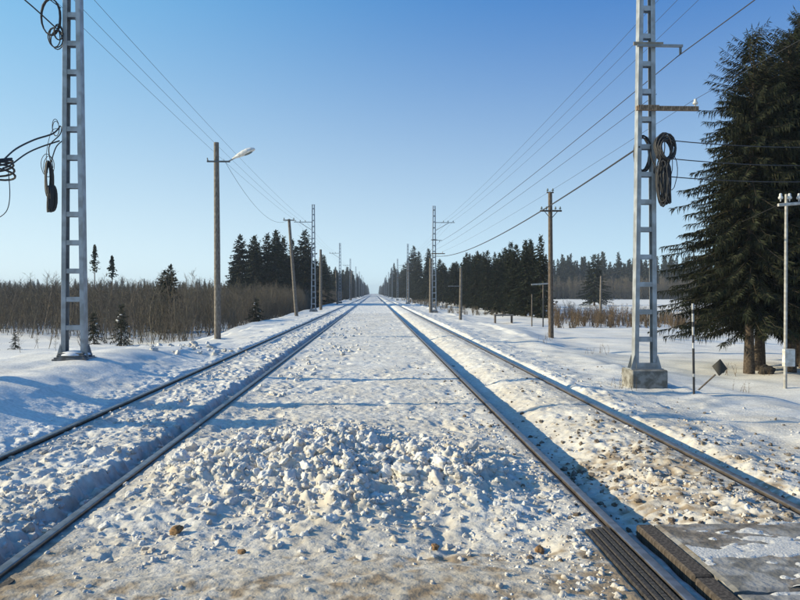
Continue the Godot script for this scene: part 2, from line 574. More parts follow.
func build_chunks() -> void:
	var rng := RandomNumberGenerator.new()
	rng.seed = 5
	var big := []
	for k in 10:
		big.append(chunk_mesh(rng, 3, 7, 0.36, Color(0.74, 0.72, 0.69).lerp(Color(0.60, 0.55, 0.48), [0.05, 0.15, 0.3, 0.4, 0.1, 0.6, 0.2, 0.05, 0.3, 0.8][k])))
	var small := []
	for k in 4:
		small.append(chunk_mesh(rng, 2, 5, 0.4, Color.WHITE))
	var pile := thing("snow_pile", "low ridge of broken ploughed snow chunks between the two tracks", "snow pile", Vector3(-0.3, 0, -6.8))
	var n := 0
	while n < 300:
		var x := clampf(-0.35 + rng.randfn() * 0.95, -2.0, 1.5)
		var d := 6.7 + rng.randfn() * 0.85
		if d < 4.9 or d > 10.5 or rng.randf() > 0.12 + mound(x, d) * 4.5:
			continue
		var r := 0.032 + 0.065 * pow(rng.randf(), 2.0)
		if n < 14:
			r = rng.randf_range(0.075, 0.112)
		var y := ground_y(x, d) + r * rng.randf_range(-0.4, 0.12)
		part("chunk", big[rng.randi() % 10], M.snow_chunk, pile, Transform3D(rand_basis(rng).scaled(Vector3.ONE * r), Vector3(x + 0.3, y, 6.8 - d)))
		n += 1
	# crumbs of the same pile, too many to count
	for k in 4:
		var tr := []; var cs := []
		while tr.size() < 900:
			var x := -0.3 + rng.randfn() * 1.0
			var d := 6.6 + rng.randfn() * 1.1
			if x < -2.05 or x > 1.6 or d < 4.5 or rng.randf() > 0.15 + mound(x, d) * 4.0:
				continue
			var r := 0.010 + 0.032 * pow(rng.randf(), 1.5)
			tr.append(Transform3D(rand_basis(rng).scaled(Vector3.ONE * r), Vector3(x + 0.3, ground_y(x, d) - r * 0.15, 6.8 - d)))
			cs.append(Color(0.70, 0.68, 0.65).lerp(Color(0.48, 0.41, 0.33), 0.75 * pow(rng.randf(), 1.5)))
		many("crumbs", small[k], M.snow_chunk, tr, pile, cs)
	# loose crumbs over the rest of the track bed
	var o := thing("snow_crumbs", "small crumbs of broken snow and ice strewn over both tracks", "snow crumbs")
	o.set_meta("kind", "stuff")
	for k in 4:
		var tr := []; var cs := []
		while tr.size() < 1500:
			var d := 3.7 + 30.0 * pow(rng.randf(), 2.2)
			var x := rng.randf_range(-4.4, 6.5)
			var keep := 0.10
			if x > -3.8 and x < -2.35: keep = 0.8
			elif x > 0.7 and x < 1.7: keep = 0.75 if d < 15.0 else 0.3
			elif x > 1.9 and x < 3.3: keep = 0.9 if d < 9.0 else 0.25
			elif x > 3.4: keep = 0.45 if x < 5.5 else 0.12
			elif x < -3.9: keep = 0.12
			elif x < -0.9: keep = 0.35
			if d < 4.4 and x < 1.5: keep *= 0.35
			keep *= lerpf(1.0, 0.25, ss(7.0, 13.0, d))
			keep *= 0.25 + 1.1 * ss(-0.2, 0.4, nd.get_noise_2d(x * 0.7 + 20.0, d * 0.5))
			if rng.randf() > keep or slab_zone(x, d) or (d < 4.97 and x > 1.46 and x < 3.45):
				continue
			var skip := false
			for rx in RAILS:
				if absf(x - rx) < 0.07: skip = true
			if skip: continue
			var r := 0.007 + 0.026 * pow(rng.randf(), 2.5) + (0.02 * rng.randf() if x > -3.8 and x < -2.35 else 0.0)
			tr.append(Transform3D(rand_basis(rng).scaled(Vector3.ONE * r), Vector3(x, ground_y(x, d) - r * 0.2, -d)))
			var g := 0.8 * pow(rng.randf(), 1.5)
			if x > 1.9 and d < 9.0: g = 0.9 * pow(rng.randf(), 1.2)
			cs.append(Color(0.70, 0.68, 0.65).lerp(Color(0.46, 0.38, 0.29), g))
		many("crumbs", small[k], M.snow_chunk, tr, o, cs)
	# loose clods thrown up beside the tracks
	for a in [["clods of snow thrown up on the bank before the lamp post", -5.0, 20.0, 0.55, 1.0, 34, 0.11], ["clods of snow lying left of centre between the tracks", -0.95, 21.0, 0.35, 1.6, 26, 0.07], ["farther clods of snow left of centre between the tracks", -1.0, 31.0, 0.35, 3.0, 22, 0.09], ["clods of snow near the left track's inner rail", -1.65, 14.5, 0.3, 2.0, 40, 0.06]]:
		var cg := thing("snow_clods", a[0], "snow clods", Vector3(a[1], 0, -a[2]), 0.0, "thrown up snow clods")
		for q in a[5]:
			var x: float = a[1] + rng.randfn() * a[3]
			var d: float = a[2] + rng.randfn() * a[4]
			if x > -3.98 and x < -2.15: continue
			var r: float = a[6] * rng.randf_range(0.35, 1.2)
			part("chunk", big[rng.randi() % 10], M.snow_chunk, cg, Transform3D(rand_basis(rng).scaled(Vector3.ONE * r), Vector3(x - a[1], ground_y(x, d) + r * 0.1, a[2] - d)))
	# dark ballast grit showing through
	var s := thing("ballast_stones", "brown ballast stones showing through the snow along the right track", "ballast")
	s.set_meta("kind", "stuff")
	for k in 4:
		var tr := []; var cs := []
		while tr.size() < 260:
			var d := 4.4 + 14.0 * pow(rng.randf(), 1.8)
			var x := rng.randf_range(0.9, 6.2)
			var keep := 0.12
			if x > 1.9 and x < 3.3: keep = 0.9 * ss(11.0, 6.0, d) + 0.08
			elif x > 3.4: keep = 0.55 * ss(11.0, 6.5, d) * ss(6.5, 3.5, x) + 0.06
			keep *= 0.35 + ss(-0.1, 0.4, nd.get_noise_2d(x * 0.6, d * 0.6))
			if rng.randf() > keep or slab_zone(x, d) or absf(x - 1.74) < 0.08 or absf(x - 3.33) < 0.08 or (d < 4.97 and x > 1.46):
				continue
			var r := 0.008 + 0.024 * pow(rng.randf(), 2.0)
			tr.append(Transform3D(rand_basis(rng).scaled(Vector3.ONE * r), Vector3(x, ground_y(x, d) + r * 0.15, -d)))
			cs.append(Color(0.17, 0.12, 0.08).lerp(Color(0.36, 0.31, 0.26), rng.randf()))
		many("stones", small[k], M.stone, tr, s, cs)
	for a in [[1.13, 4.72, 0.042, "lone brown lump of frozen soil near the right track's crossing panel"], [-1.40, 5.0, 0.05, "orange brown lump of frozen soil near the left track"], [-0.87, 4.66, 0.035, "small dark brown lump of frozen soil below the snow pile"], [0.42, 4.75, 0.04, "brown lump of frozen soil on the muddy patch below the pile"]]:
		var b := part("soil_lump", chunk_mesh(rng, 2, 9, 0.2, Color(0.33, 0.19, 0.09)), M.stone, null, Transform3D(rand_basis(rng).scaled(Vector3.ONE * a[2]), Vector3(a[0], ground_y(a[0], a[1]) + a[2] * 0.3, -a[1])))
		tag(b, a[3], "lump", "frozen soil lumps")

# ---------------------------------------------------------------- rails and crossing
func build_rails() -> void:
	var names := ["steel rail farthest left, beside the snow bank", "second steel rail from the left, beside its wide flangeway", "third steel rail from the left, beside the snow pile", "steel rail farthest right, on the concrete mast's side"]
	for k in 4:
		var o := thing("steel_rail", names[k], "rail", Vector3(RAILS[k], 0, 0), 0.0, "rails of the two tracks")
		# head
		var head := [Vector2(-0.034, -0.030), Vector2(-0.036, -0.012), Vector2(-0.033, -0.004), Vector2(-0.026, -0.0005), Vector2(0.0, 0.0), Vector2(0.026, -0.0005), Vector2(0.033, -0.004), Vector2(0.036, -0.012), Vector2(0.034, -0.030)]
		var web := [Vector2(-0.0345, -0.0303), Vector2(-0.010, -0.044), Vector2(-0.009, -0.13), Vector2(-0.02, -0.148), Vector2(-0.075, -0.165), Vector2(-0.075, -0.18), Vector2(0.075, -0.18), Vector2(0.075, -0.165), Vector2(0.02, -0.148), Vector2(0.009, -0.13), Vector2(0.010, -0.044), Vector2(0.0345, -0.0303)]
		var stops := [6.0, 2.0, -4.0, -12.0, -40.0, -150.0, -600.0, -1800.0]
		var top := MB.new()
		var bot := MB.new()
		for q in stops.size() - 1:
			var z0: float = stops[q]
			var z1: float = stops[q + 1]
			for e in head.size() - 1:
				var steel := Color(0.22, 0.23, 0.25) if e >= 2 and e <= 5 else Color(0.16, 0.13, 0.11)
				top.quad(Vector3(head[e].x, head[e].y, z0), Vector3(head[e].x, head[e].y, z1), Vector3(head[e + 1].x, head[e + 1].y, z1), Vector3(head[e + 1].x, head[e + 1].y, z0), steel)
			for e in web.size():
				var g := (e + 1) % web.size()
				bot.quad(Vector3(web[g].x, web[g].y, z0), Vector3(web[g].x, web[g].y, z1), Vector3(web[e].x, web[e].y, z1), Vector3(web[e].x, web[e].y, z0), Color(0.15, 0.115, 0.09))
		part("rail_head", top, M.rail, o)
		part("web_and_foot", bot, M.rust, o)

func build_crossing() -> void:
	var rng := RandomNumberGenerator.new()
	rng.seed = 77
	var names := ["worn concrete crossing slab between the right track's rails, its far edge in rubble", "nearest concrete crossing slab between the right track's rails"]
	for k in 2:
		var d1 := 5.05 if k == 0 else 3.86
		var d0 := 3.90 if k == 0 else 2.6
		var o := thing("crossing_slab", names[k], "slab", Vector3(2.6, 0, -(d0 + d1) * 0.5), 0.0, "concrete crossing slabs")
		# slab with a worn top: a grid with chipped edges
		var mb := MB.new()
		var nx := 44; var nz := 44
		var x0 := 2.052; var x1 := 3.25
		var top := []
		for r in nz + 1:
			var row := []
			for q in nx + 1:
				var x := lerpf(x0, x1, q / float(nx))
				var d := lerpf(d0, d1, r / float(nz))
				var e := minf(minf(x - x0, x1 - x), minf(d - d0, d1 - d))
				var y := -0.012 - 0.02 * ss(0.03, 0.0, e) * (0.6 + 0.8 * nb.get_noise_2d(x * 2.0, d * 2.0)) + 0.003 * ne.get_noise_2d(x, d)
				row.append(Vector3(x - 2.6, y, -d + (d0 + d1) * 0.5))
			top.append(row)
		for r in nz:
			for q in nx:
				var px: float = top[r][q].x + 2.6
				var pd: float = -top[r][q].z + (d0 + d1) * 0.5
				var dn := ss(0.0, 0.45, nd.get_noise_2d(px * 1.2 + 7.0, pd * 2.0) + 0.4 * ne.get_noise_2d(px, pd))
				mb.quad(top[r][q], top[r + 1][q], top[r + 1][q + 1], top[r][q + 1], Color(0.31, 0.30, 0.285).lerp(Color(0.24, 0.19, 0.14), dn * 0.7))
		for q in nx:
			mb.quad(top[nz][q], top[nz][q] + Vector3.DOWN * 0.12, top[nz][q + 1] + Vector3.DOWN * 0.12, top[nz][q + 1], Color(0.30, 0.29, 0.275))
			mb.quad(top[0][q + 1], top[0][q + 1] + Vector3.DOWN * 0.12, top[0][q] + Vector3.DOWN * 0.12, top[0][q], Color(0.30, 0.29, 0.275))
		for r in nz:
			mb.quad(top[r][0], top[r][0] + Vector3.DOWN * 0.12, top[r + 1][0] + Vector3.DOWN * 0.12, top[r + 1][0], Color(0.30, 0.29, 0.275))
			mb.quad(top[r + 1][nx], top[r + 1][nx] + Vector3.DOWN * 0.12, top[r][nx] + Vector3.DOWN * 0.12, top[r][nx], Color(0.30, 0.29, 0.275))
		part("concrete", mb, M.concrete, o)
		# trodden snow left on it, a thin layer with its own outline
		var sn := MB.new()
		var S := 90
		var hs := []
		for r in S + 1:
			for q in S + 1:
				var x := lerpf(x0 + 0.02, x1 - 0.02, q / float(S))
				var d := lerpf(d0 + 0.02, d1 - 0.02, r / float(S))
				var f := nd.get_noise_2d(x * 0.5 + 50.0, d * 1.3) + 0.5 * nb.get_noise_2d(x * 0.6, d * 2.2) + 0.15 * ne.get_noise_2d(x, d) + 0.4 * ne.get_noise_2d(x * 0.6, d * 0.8) + 0.25 * ss(2.6, 3.2, x) - 0.08
				hs.append(Vector3(x - 2.6, -0.013 + clampf(f + 0.06, -0.10, 0.22) * 0.05, -d + (d0 + d1) * 0.5))
		for r in S:
			for q in S:
				var a: Vector3 = hs[r * (S + 1) + q]; var b: Vector3 = hs[(r + 1) * (S + 1) + q]
				var c: Vector3 = hs[(r + 1) * (S + 1) + q + 1]; var e: Vector3 = hs[r * (S + 1) + q + 1]
				if maxf(maxf(a.y, b.y), maxf(c.y, e.y)) > -0.0125:
					sn.quad(a, b, c, e, Color(0.62, 0.60, 0.57))
		part("trodden_snow", sn, M.snow_chunk, o)
	# timber guards along the flangeway of the rail beside the slabs
	for k in 2:
		var d1: float = [5.06, 4.10][k]
		var d0: float = [4.13, 2.6][k]
		var g := MB.new()
		g.box(Transform3D(Basis(), Vector3(1.985 - 0.01 * k, -0.079, -(d0 + d1) * 0.5)), Vector3(0.125, 0.12, d1 - d0), Color(0.10, 0.082, 0.065), 0.012)
		tag(part("guard_timber", g, M.wood, null), ["brown timber beside the flangeway, far piece by the rubble", "brown timber beside the flangeway, piece nearest the camera"][k], "timber", "flangeway timbers")
	var p := thing("plank_strip", "dark ribbed strip of planks along the outside of the right track's near rail", "planks", Vector3(1.60, 0, -3.85))
	for k in 4:
		var b := MB.new()
		b.box(Transform3D(Basis(), Vector3(-0.072 + 0.046 * k, -0.032 + 0.003 * (k % 2), 0.12 - 0.02 * k + 0.01 * (k % 2))), Vector3(0.04, 0.05, 2.42), Color(0.055, 0.05, 0.045) * (1.0 + 0.15 * (k % 3)), 0.006)
		part("plank", b, M.wood, p)
	var p2 := thing("crossing_timber", "brown timber lying along the outside of the left track's near rail", "timber", Vector3(-2.13, -0.012, -3.3))
	for k in 2:
		var b := MB.new()
		b.box(Transform3D(Basis(), Vector3(0.075 * k - 0.03, -0.05 - 0.004 * k, 0.1 * k)), Vector3(0.07, 0.08, 2.0 - 0.3 * k), Color(0.12, 0.10, 0.08), 0.008)
		part("plank", b, M.wood, p2)

# ---------------------------------------------------------------- masts, poles, wires
const MH := 10.2
func half_w(y: float) -> float:
	return lerpf(0.235, 0.135, y / MH)

func make_mast() -> Node3D:
	var o := thing("lattice_mast", "", "mast")
	var st := Color(0.36, 0.38, 0.40)
	for s in [-1.0, 1.0]:
		var mb := MB.new()
		var lo := Vector3(s * half_w(0.0), 0.0, 0.0)
		var hi := Vector3(s * half_w(MH), MH, 0.0)
		var up := (hi - lo).normalized()
		var bs := Basis(up.cross(Vector3.BACK).normalized(), up, Vector3.BACK)
		var mid := (lo + hi) * 0.5
		var L := (hi - lo).length()
		mb.box(Transform3D(bs, mid), Vector3(0.012, L, 0.18), st, 0.002)
		mb.box(Transform3D(bs, mid - bs.x * (s * 0.045) + Vector3(0, 0, 0.084)), Vector3(0.078, L, 0.012), st, 0.002)
		mb.box(Transform3D(bs, mid - bs.x * (s * 0.045) - Vector3(0, 0, 0.084)), Vector3(0.078, L, 0.012), st, 0.002)
		part("leg", mb, M.steel, o)
	var y := 0.62
	while y < MH - 0.1:
		for s in [-1.0, 1.0]:
			var mb := MB.new()
			mb.box(Transform3D(), Vector3(half_w(y) * 2.0 - 0.02, 0.10, 0.010), st, 0.002)
			part("batten", mb, M.steel, o, Transform3D(Basis(), Vector3(0, y, s * 0.0725)))
		y += 0.575
	var cap := MB.new()
	cap.box(Transform3D(Basis(), Vector3(0, MH + 0.006, 0)), Vector3(0.32, 0.012, 0.2), st)
	part("cap_plate", cap, M.steel, o)
	return o

func insulator(h := 0.16) -> MB:
	var mb := MB.new()
	mb.lathe([Vector2(0.0, h), Vector2(0.025, h * 0.97), Vector2(0.035, h * 0.8), Vector2(0.03, h * 0.7), Vector2(0.055, h * 0.5), Vector2(0.05, h * 0.3), Vector2(0.02, h * 0.3), Vector2(0.012, 0.0), Vector2(0.0, 0.0)], 10)
	return mb

func add_bracket(o: Node3D, side: float, y: float, offs: Array) -> void:
	# outward arm with a diagonal strut and pin insulators
	var far: float = offs[-1] + 0.12
	var mb := MB.new()
	mb.box(Transform3D(Basis(), Vector3(side * (far * 0.5 + 0.05), y, 0.15)), Vector3(far - 0.05, 0.06, 0.06), Color(0.26, 0.27, 0.28))
	var a := part("bracket_arm", mb, M.steel, o)
	var sb := MB.new()
	sb.tube([Vector3(side * 0.17, y - 0.75, 0.15), Vector3(side * (far * 0.72), y - 0.03, 0.15)], [0.025, 0.025], 5, Color(0.26, 0.27, 0.28))
	part("strut", sb, M.steel, a)
	for f in offs:
		part("insulator", insulator(), M.glass, a, Transform3D(Basis(), Vector3(side * f, y + 0.03, 0.15)))

func ring_coil(mb: MB, at: Vector3, rx: float, ry: float, turns: int, r: float, rng: RandomNumberGenerator, jitter: float, yaw := 0.0) -> void:
	var pts := []; var rad := []
	var steps := 18
	var bs := Basis(Vector3.UP, yaw)
	for q in turns * steps + 1:
		var a := TAU * q / steps
		var w := 1.0 + jitter * sin(q * 0.37 + rng.randf() * 0.4)
		pts.append(at + bs * Vector3(cos(a) * rx * w, sin(a) * ry * w, jitter * 0.5 * sin(q * 0.21) + 0.012 * (q / steps)))
		rad.append(r)
	mb.tube(pts, rad, 5)

func smooth(pts: Array) -> Array:
	if pts.size() < 3 or pts.size() > 8: return pts
	var out := []
	for k in pts.size() - 1:
		var a: Vector3 = pts[maxi(k - 1, 0)]
		var b: Vector3 = pts[k]
		var c: Vector3 = pts[k + 1]
		var e: Vector3 = pts[mini(k + 2, pts.size() - 1)]
		for q in 5:
			out.append(b.cubic_interpolate(c, a, e, q / 5.0))
	out.append(pts[-1])
	return out

func hose(mb: MB, pts: Array, r: float) -> void:
	var p := smooth(pts)
	var rad := []
	for q in p: rad.append(r)
	mb.tube(p, rad, 5)

func wire(label: String, cat: String, pts: Array, r: float, grp := "", col := Color(0.10, 0.105, 0.11), called := "overhead_wire") -> void:
	var mb := MB.new()
	var rad := []
	pts = smooth(pts)
	for p in pts: rad.append(r)
	mb.tube(pts, rad, 4, col)
	tag(part(called, mb, M.cable), label, cat, grp)

func span(a: Vector3, b: Vector3, sag: float, n := 12) -> Array:
	var p := []
	for k in n + 1:
		var t := k / float(n)
		p.append(a.lerp(b, t) - Vector3.UP * (sag * 4.0 * t * (1.0 - t)))
	return p

func run(x: float, y: float, sag: float, zs: Array) -> Array:
	var p := []
	for k in zs.size() - 1:
		var s := span(Vector3(x, y, zs[k]), Vector3(x, y, zs[k + 1]), sag)
		if k > 0: s.remove_at(0)
		p.append_array(s)
	return p

func build_masts() -> void:
	var rng := RandomNumberGenerator.new()
	rng.seed = 21
	var proto := make_mast()
	var D := [14.5, 68.0, 121.0, 174.0, 227.0, 280.0, 333.0, 386.0]
	var words := ["nearest", "second", "third", "fourth", "fifth", "sixth", "seventh", "eighth"]
	for side in [-1.0, 1.0]:
		for k in D.size():
			var x: float = side * (6.1 if side < 0 else 5.68)
			if k > 0: x = side * 5.85
			var d: float = D[k]
			var top := ground_y(x, d)
			var fy := (top + 0.02) if side < 0 else (top + 0.36)
			if k > 0: fy = top + 0.15
			var lab := "%s grey steel ladder mast %s of the tracks" % [words[k], "left" if side < 0 else "right"]
			if k == 0:
				lab = "nearest steel ladder mast left of the tracks, cable coils hanging beside it" if side < 0 else "nearest steel ladder mast right of the tracks, standing on a concrete block"
			var m: Node3D
			if side < 0 and k == 0:
				m = proto
				m.position = Vector3(x, fy, -d)
				tag(m, lab, "mast", "ladder masts along the line")
			else:
				m = copy(proto, Vector3(x, fy, -d), 0.0, Vector3.ONE, lab, "ladder masts along the line")
	# parts that differ from mast to mast
	for k in D.size():
		for side in [-1.0, 1.0]:
			var nm := "lattice_mast" if side < 0 and k == 0 else "lattice_mast_%03d" % (k if side < 0 else k + 8)
			var m: Node3D = get_node(nm)
			var fb := MB.new()
			if k == 0 and side < 0:
				# flared foot, half buried
				for q in 4:
					var hw: float = [0.34, 0.31, 0.27, 0.25][q]
					fb.box(Transform3D(Basis(), Vector3(0, [-0.06, 0.0, 0.045, 0.085][q], 0)), Vector3(hw * 2, 0.06 if q else 0.12, hw * 1.7), Color(0.20, 0.20, 0.20), 0.01)
				part("foundation", fb, M.concrete, m)
				var cap := MB.new()
				cap.lathe([Vector2(0.0, 0.075), Vector2(0.12, 0.07), Vector2(0.22, 0.045), Vector2(0.29, 0.0), Vector2(0.31, -0.03)], 22, Transform3D(Basis().scaled(Vector3(1.0, 0.8, 0.9)), Vector3(0.0, 0.09, 0)), Color(0.80, 0.81, 0.83))
				part("snow_cap", cap, M.snow_chunk, m)
			else:
				fb.box(Transform3D(Basis(), Vector3(0, -0.30, 0)), Vector3(0.75, 0.60, 0.62), Color(0.27, 0.26, 0.24), 0.02)
				part("foundation", fb, M.concrete, m)
			var gs := MB.new()
			for s in [-1.0, 1.0]:
				# triangular foot gussets
				for z in [-0.104, 0.094]:
					var a := Vector3(s * 0.19, 0.0, z); var b := Vector3(s * 0.33, 0.0, z); var c := Vector3(s * 0.245, 0.30, z)
					gs.tri(a, c, b, Color(0.33, 0.35, 0.37)); gs.tri(a + Vector3(0, 0, 0.01), b + Vector3(0, 0, 0.01), c + Vector3(0, 0, 0.01), Color(0.33, 0.35, 0.37))
					gs.quad(b, c, c + Vector3(0, 0, 0.01), b + Vector3(0, 0, 0.01), Color(0.33, 0.35, 0.37))
			gs.box(Transform3D(Basis(), Vector3(0, 0.07, 0.112)), Vector3(0.42, 0.13, 0.012), Color(0.33, 0.35, 0.37))
			gs.box(Transform3D(Basis(), Vector3(0, 0.008, 0)), Vector3(0.68, 0.016, 0.36), Color(0.33, 0.35, 0.37))
			part("foot_gusset", gs, M.steel, m)
			var rel := m.position.x
			var yb := 8.52 - m.position.y
			if side < 0:
				add_bracket(m, -1.0, yb, [6.62 + rel, 7.10 + rel, 7.56 + rel])
			else:
				add_bracket(m, 1.0, yb, [6.75 - rel, 7.20 - rel, 7.70 - rel])
				var mb := MB.new()
				mb.box(Transform3D(Basis(), Vector3(0.24, 6.80 - m.position.y, 0.165)), Vector3(0.95, 0.05, 0.05), Color(0.26, 0.27, 0.28))
				mb.box(Transform3D(Basis(), Vector3(6.35 - rel, 6.72 - m.position.y, 0.165)), Vector3(0.04, 0.18, 0.04), Color(0.13, 0.13, 0.13))
				mb.box(Transform3D(Basis(), Vector3(0.0, 6.84 - m.position.y, 0.155)), Vector3(0.62, 0.07, 0.03), Color(0.30, 0.24, 0.18))
				part("cable_arm", mb, M.steel, m)
				var w := MB.new()
				w.box(Transform3D(Basis(), Vector3(0.39, 5.50 - m.position.y, 0.185)), Vector3(1.30, 0.09, 0.08), Color(0.30, 0.21, 0.14), 0.006)
				w.box(Transform3D(Basis(), Vector3(-0.02, 5.50 - m.position.y, 0.24)), Vector3(0.44, 0.11, 0.03), Color(0.30, 0.21, 0.14), 0.006)
				var wa := part("wooden_arm", w, M.wood, m)
				part("insulator", insulator(), M.porcelain, wa, Transform3D(Basis(), Vector3(6.66 - rel, 5.545 - m.position.y, 0.185)))
	# coils hanging on the near masts: things of their own
	var mb := MB.new()
	ring_coil(mb, Vector3(-6.50, 7.22, -14.4), 0.19, 0.36, 3, 0.014, rng, 0.06)
	ring_coil(mb, Vector3(-6.40, 6.78, -14.38), 0.12, 0.19, 3, 0.012, rng, 0.15)
	ring_coil(mb, Vector3(-6.34, 6.90, -14.36), 0.08, 0.15, 2, 0.012, rng, 0.1, 0.6)
	tag(part("cable_coil", mb, M.cable), "large loose ring of cable high on the left mast", "cable coil")
	mb = MB.new()
	for q in 4:
		ring_coil(mb, Vector3(-6.52, 3.92 + 0.02 * q, -14.36 + 0.03 * q), 0.075 - 0.008 * q, 0.33, 4, 0.013, rng, 0.05, 0.3 * q)
	for q in 4:
		ring_coil(mb, Vector3(-6.45, 3.58 - 0.01 * q, -14.34 + 0.03 * q), 0.08 - 0.012 * q, 0.26, 4, 0.014, rng, 0.05, -0.3 * q)
	hose(mb, [Vector3(-6.52, 4.2, -14.36), Vector3(-6.42, 4.6, -14.4), Vector3(-6.30, 4.75, -14.42)], 0.012)
	hose(mb, [Vector3(-6.47, 4.2, -14.36), Vector3(-6.55, 4.62, -14.4), Vector3(-6.34, 4.88, -14.42), Vector3(-6.31, 5.05, -14.44)], 0.012)
	hose(mb, [Vector3(-6.56, 4.1, -14.36), Vector3(-6.6, 4.5, -14.4), Vector3(-6.5, 4.95, -14.42), Vector3(-6.34, 5.0, -14.44)], 0.006)
	ring_coil(mb, Vector3(-6.42, 4.98, -14.4), 0.06, 0.16, 2, 0.007, rng, 0.2, 0.4)
	ring_coil(mb, Vector3(-6.56, 4.2, -14.36), 0.10, 0.22, 2, 0.007, rng, 0.2, 0.2)
	tag(part("cable_coil", mb, M.cable), "long dark bundle of coiled cable hanging beside the left mast", "cable coil")
	mb = MB.new()
	for q in 3:
		ring_coil(mb, Vector3(5.98, 4.68 - 0.03 * q, -14.30 + 0.03 * q), 0.19, 0.26 - 0.03 * q, 5, 0.016, rng, 0.16, 0.2 * q)
	ring_coil(mb, Vector3(5.66, 4.60, -14.66), 0.16, 0.36, 5, 0.016, rng, 0.14)
	ring_coil(mb, Vector3(5.90, 4.45, -14.35), 0.13, 0.33, 4, 0.011, rng, 0.3, 0.5)
	ring_coil(mb, Vector3(6.03, 4.62, -14.33), 0.10, 0.24, 3, 0.009, rng, 0.35, -0.4)
	tag(part("cable_coil", mb, M.cable), "round ring of black cable on the right mast", "cable coil")
	mb = MB.new()
	ring_coil(mb, Vector3(6.05, 4.1, -14.3), 0.11, 0.34, 3, 0.008, rng, 0.3, 0.3)
	ring_coil(mb, Vector3(5.93, 3.9, -14.28), 0.09, 0.42, 4, 0.010, rng, 0.3, -0.3)
	for q in 5:
		ring_coil(mb, Vector3(5.97 + 0.01 * q, 3.98 - 0.02 * q, -14.32 + 0.025 * q), 0.13 - 0.018 * q, 0.48 - 0.03 * q, 5, 0.013, rng, 0.12, 0.25 * q)
	tag(part("cable_coil", mb, M.cable), "long black bundle of coiled cable hanging on the right mast", "cable coil")

	# wires strung along the masts
	var zs := [39.0]
	for d in D: zs.append(-d)
	var lw := ["innermost", "middle", "outermost"]
	for k in 3:
		wire("%s of three thin wires on the left masts' arms" % lw[k], "wire", run(-[6.62, 7.10, 7.56][k], 8.68, 0.35, zs), 0.0065, "line wires")
		wire("%s of three thin wires on the right masts' arms" % lw[k], "wire", run([6.75, 7.20, 7.70][k], 8.68, 0.35, zs), 0.0065, "line wires")
	wire("thick cable on the short steel arm of the right mast", "cable", run(6.35, 6.63, 0.3, zs), 0.012, "line wires")
	wire("lower thin wire along the inner side of the right masts", "wire", run(5.92, 5.85, 0.25, zs.slice(1)), 0.007, "line wires")
	wire("thin wire on the wooden arm's white insulator of the right mast", "wire", run(6.66, 5.70, 0.25, zs), 0.005, "line wires")
	wire("thick black cable sagging from the right mast's coil to the next mast", "cable", span(Vector3(5.52, 4.72, -14.4), Vector3(5.75, 5.3, -68.0), 0.75, 24), 0.022)
	var yl := 4.0
	wire("upper cable from the left mast to the pole at the picture's edge", "cable", [Vector3(-6.32, 5.05, -14.4), Vector3(-6.38, 4.85, -14.2), Vector3(-6.50, 4.62, -13.7), Vector3(-6.35, 4.24, -12.7), Vector3(-6.02, 3.82, -11.6), Vector3(-5.95, 3.74, -11.35)], 0.017, "cables at the left edge")
	wire("lower cable from the left mast to the pole at the picture's edge", "cable", [Vector3(-6.34, 4.75, -14.4), Vector3(-6.48, 4.52, -13.9), Vector3(-6.42, 4.25, -13.2), Vector3(-6.10, 3.82, -12.0), Vector3(-5.88, 3.66, -11.35)], 0.015, "cables at the left edge")
	wire("thick cable running up out of the picture from the left mast's ring", "cable", [Vector3(-6.40, 7.02, -14.4), Vector3(-6.75, 7.35, -13.9), Vector3(-7.2, 7.68, -13.2), Vector3(-9.5, 9.1, -9.5)], 0.016, "cables at the left edge")
	wire("thinner cable running up out of the picture above the left mast's ring", "cable", [Vector3(-6.30, 7.42, -14.4), Vector3(-6.9, 7.85, -13.6), Vector3(-9.2, 9.6, -10.0)], 0.011, "cables at the left edge")
	for k in 3:
		wire(["upper", "middle", "lower"][k] + " dark cable from the right mast out behind the big spruces", "cable", span(Vector3(6.08, [4.88, 4.50, 4.12][k], -14.45), Vector3(15.4, [6.2, 5.65, 5.2][k], -20.5), 0.15), 0.011, "cables out to the right")

func wood_pole(label: String, at: Vector3, h: float, r: float, lean: Vector2, col: Color, grp := "") -> Node3D:
	var o := thing("wooden_pole", label, "pole", at, 0.0, grp)
	var mb := MB.new()
	var pts := []; var rad := []
	for k in 7:
		var t := k / 6.0
		pts.append(Vector3(lean.x * t, -0.25 + (h + 0.25) * t, lean.y * t))
		rad.append(lerpf(r, r * 0.72, t))
	mb.tube(pts, rad, 12, col)
	part("shaft", mb, M.wood, o)
	return o

func cross_arm(o: Node3D, at: Vector3, length: float, ins: Array, col: Color, th := 0.08) -> void:
	var mb := MB.new()
	mb.box(Transform3D(Basis(), at), Vector3(length, th, th), col, 0.006)
	var a := part("cross_arm", mb, M.wood, o)
	for f in ins:
		part("insulator", insulator(0.17), M.glass, a, Transform3D(Basis(), at + Vector3(f, th * 0.5, 0)))

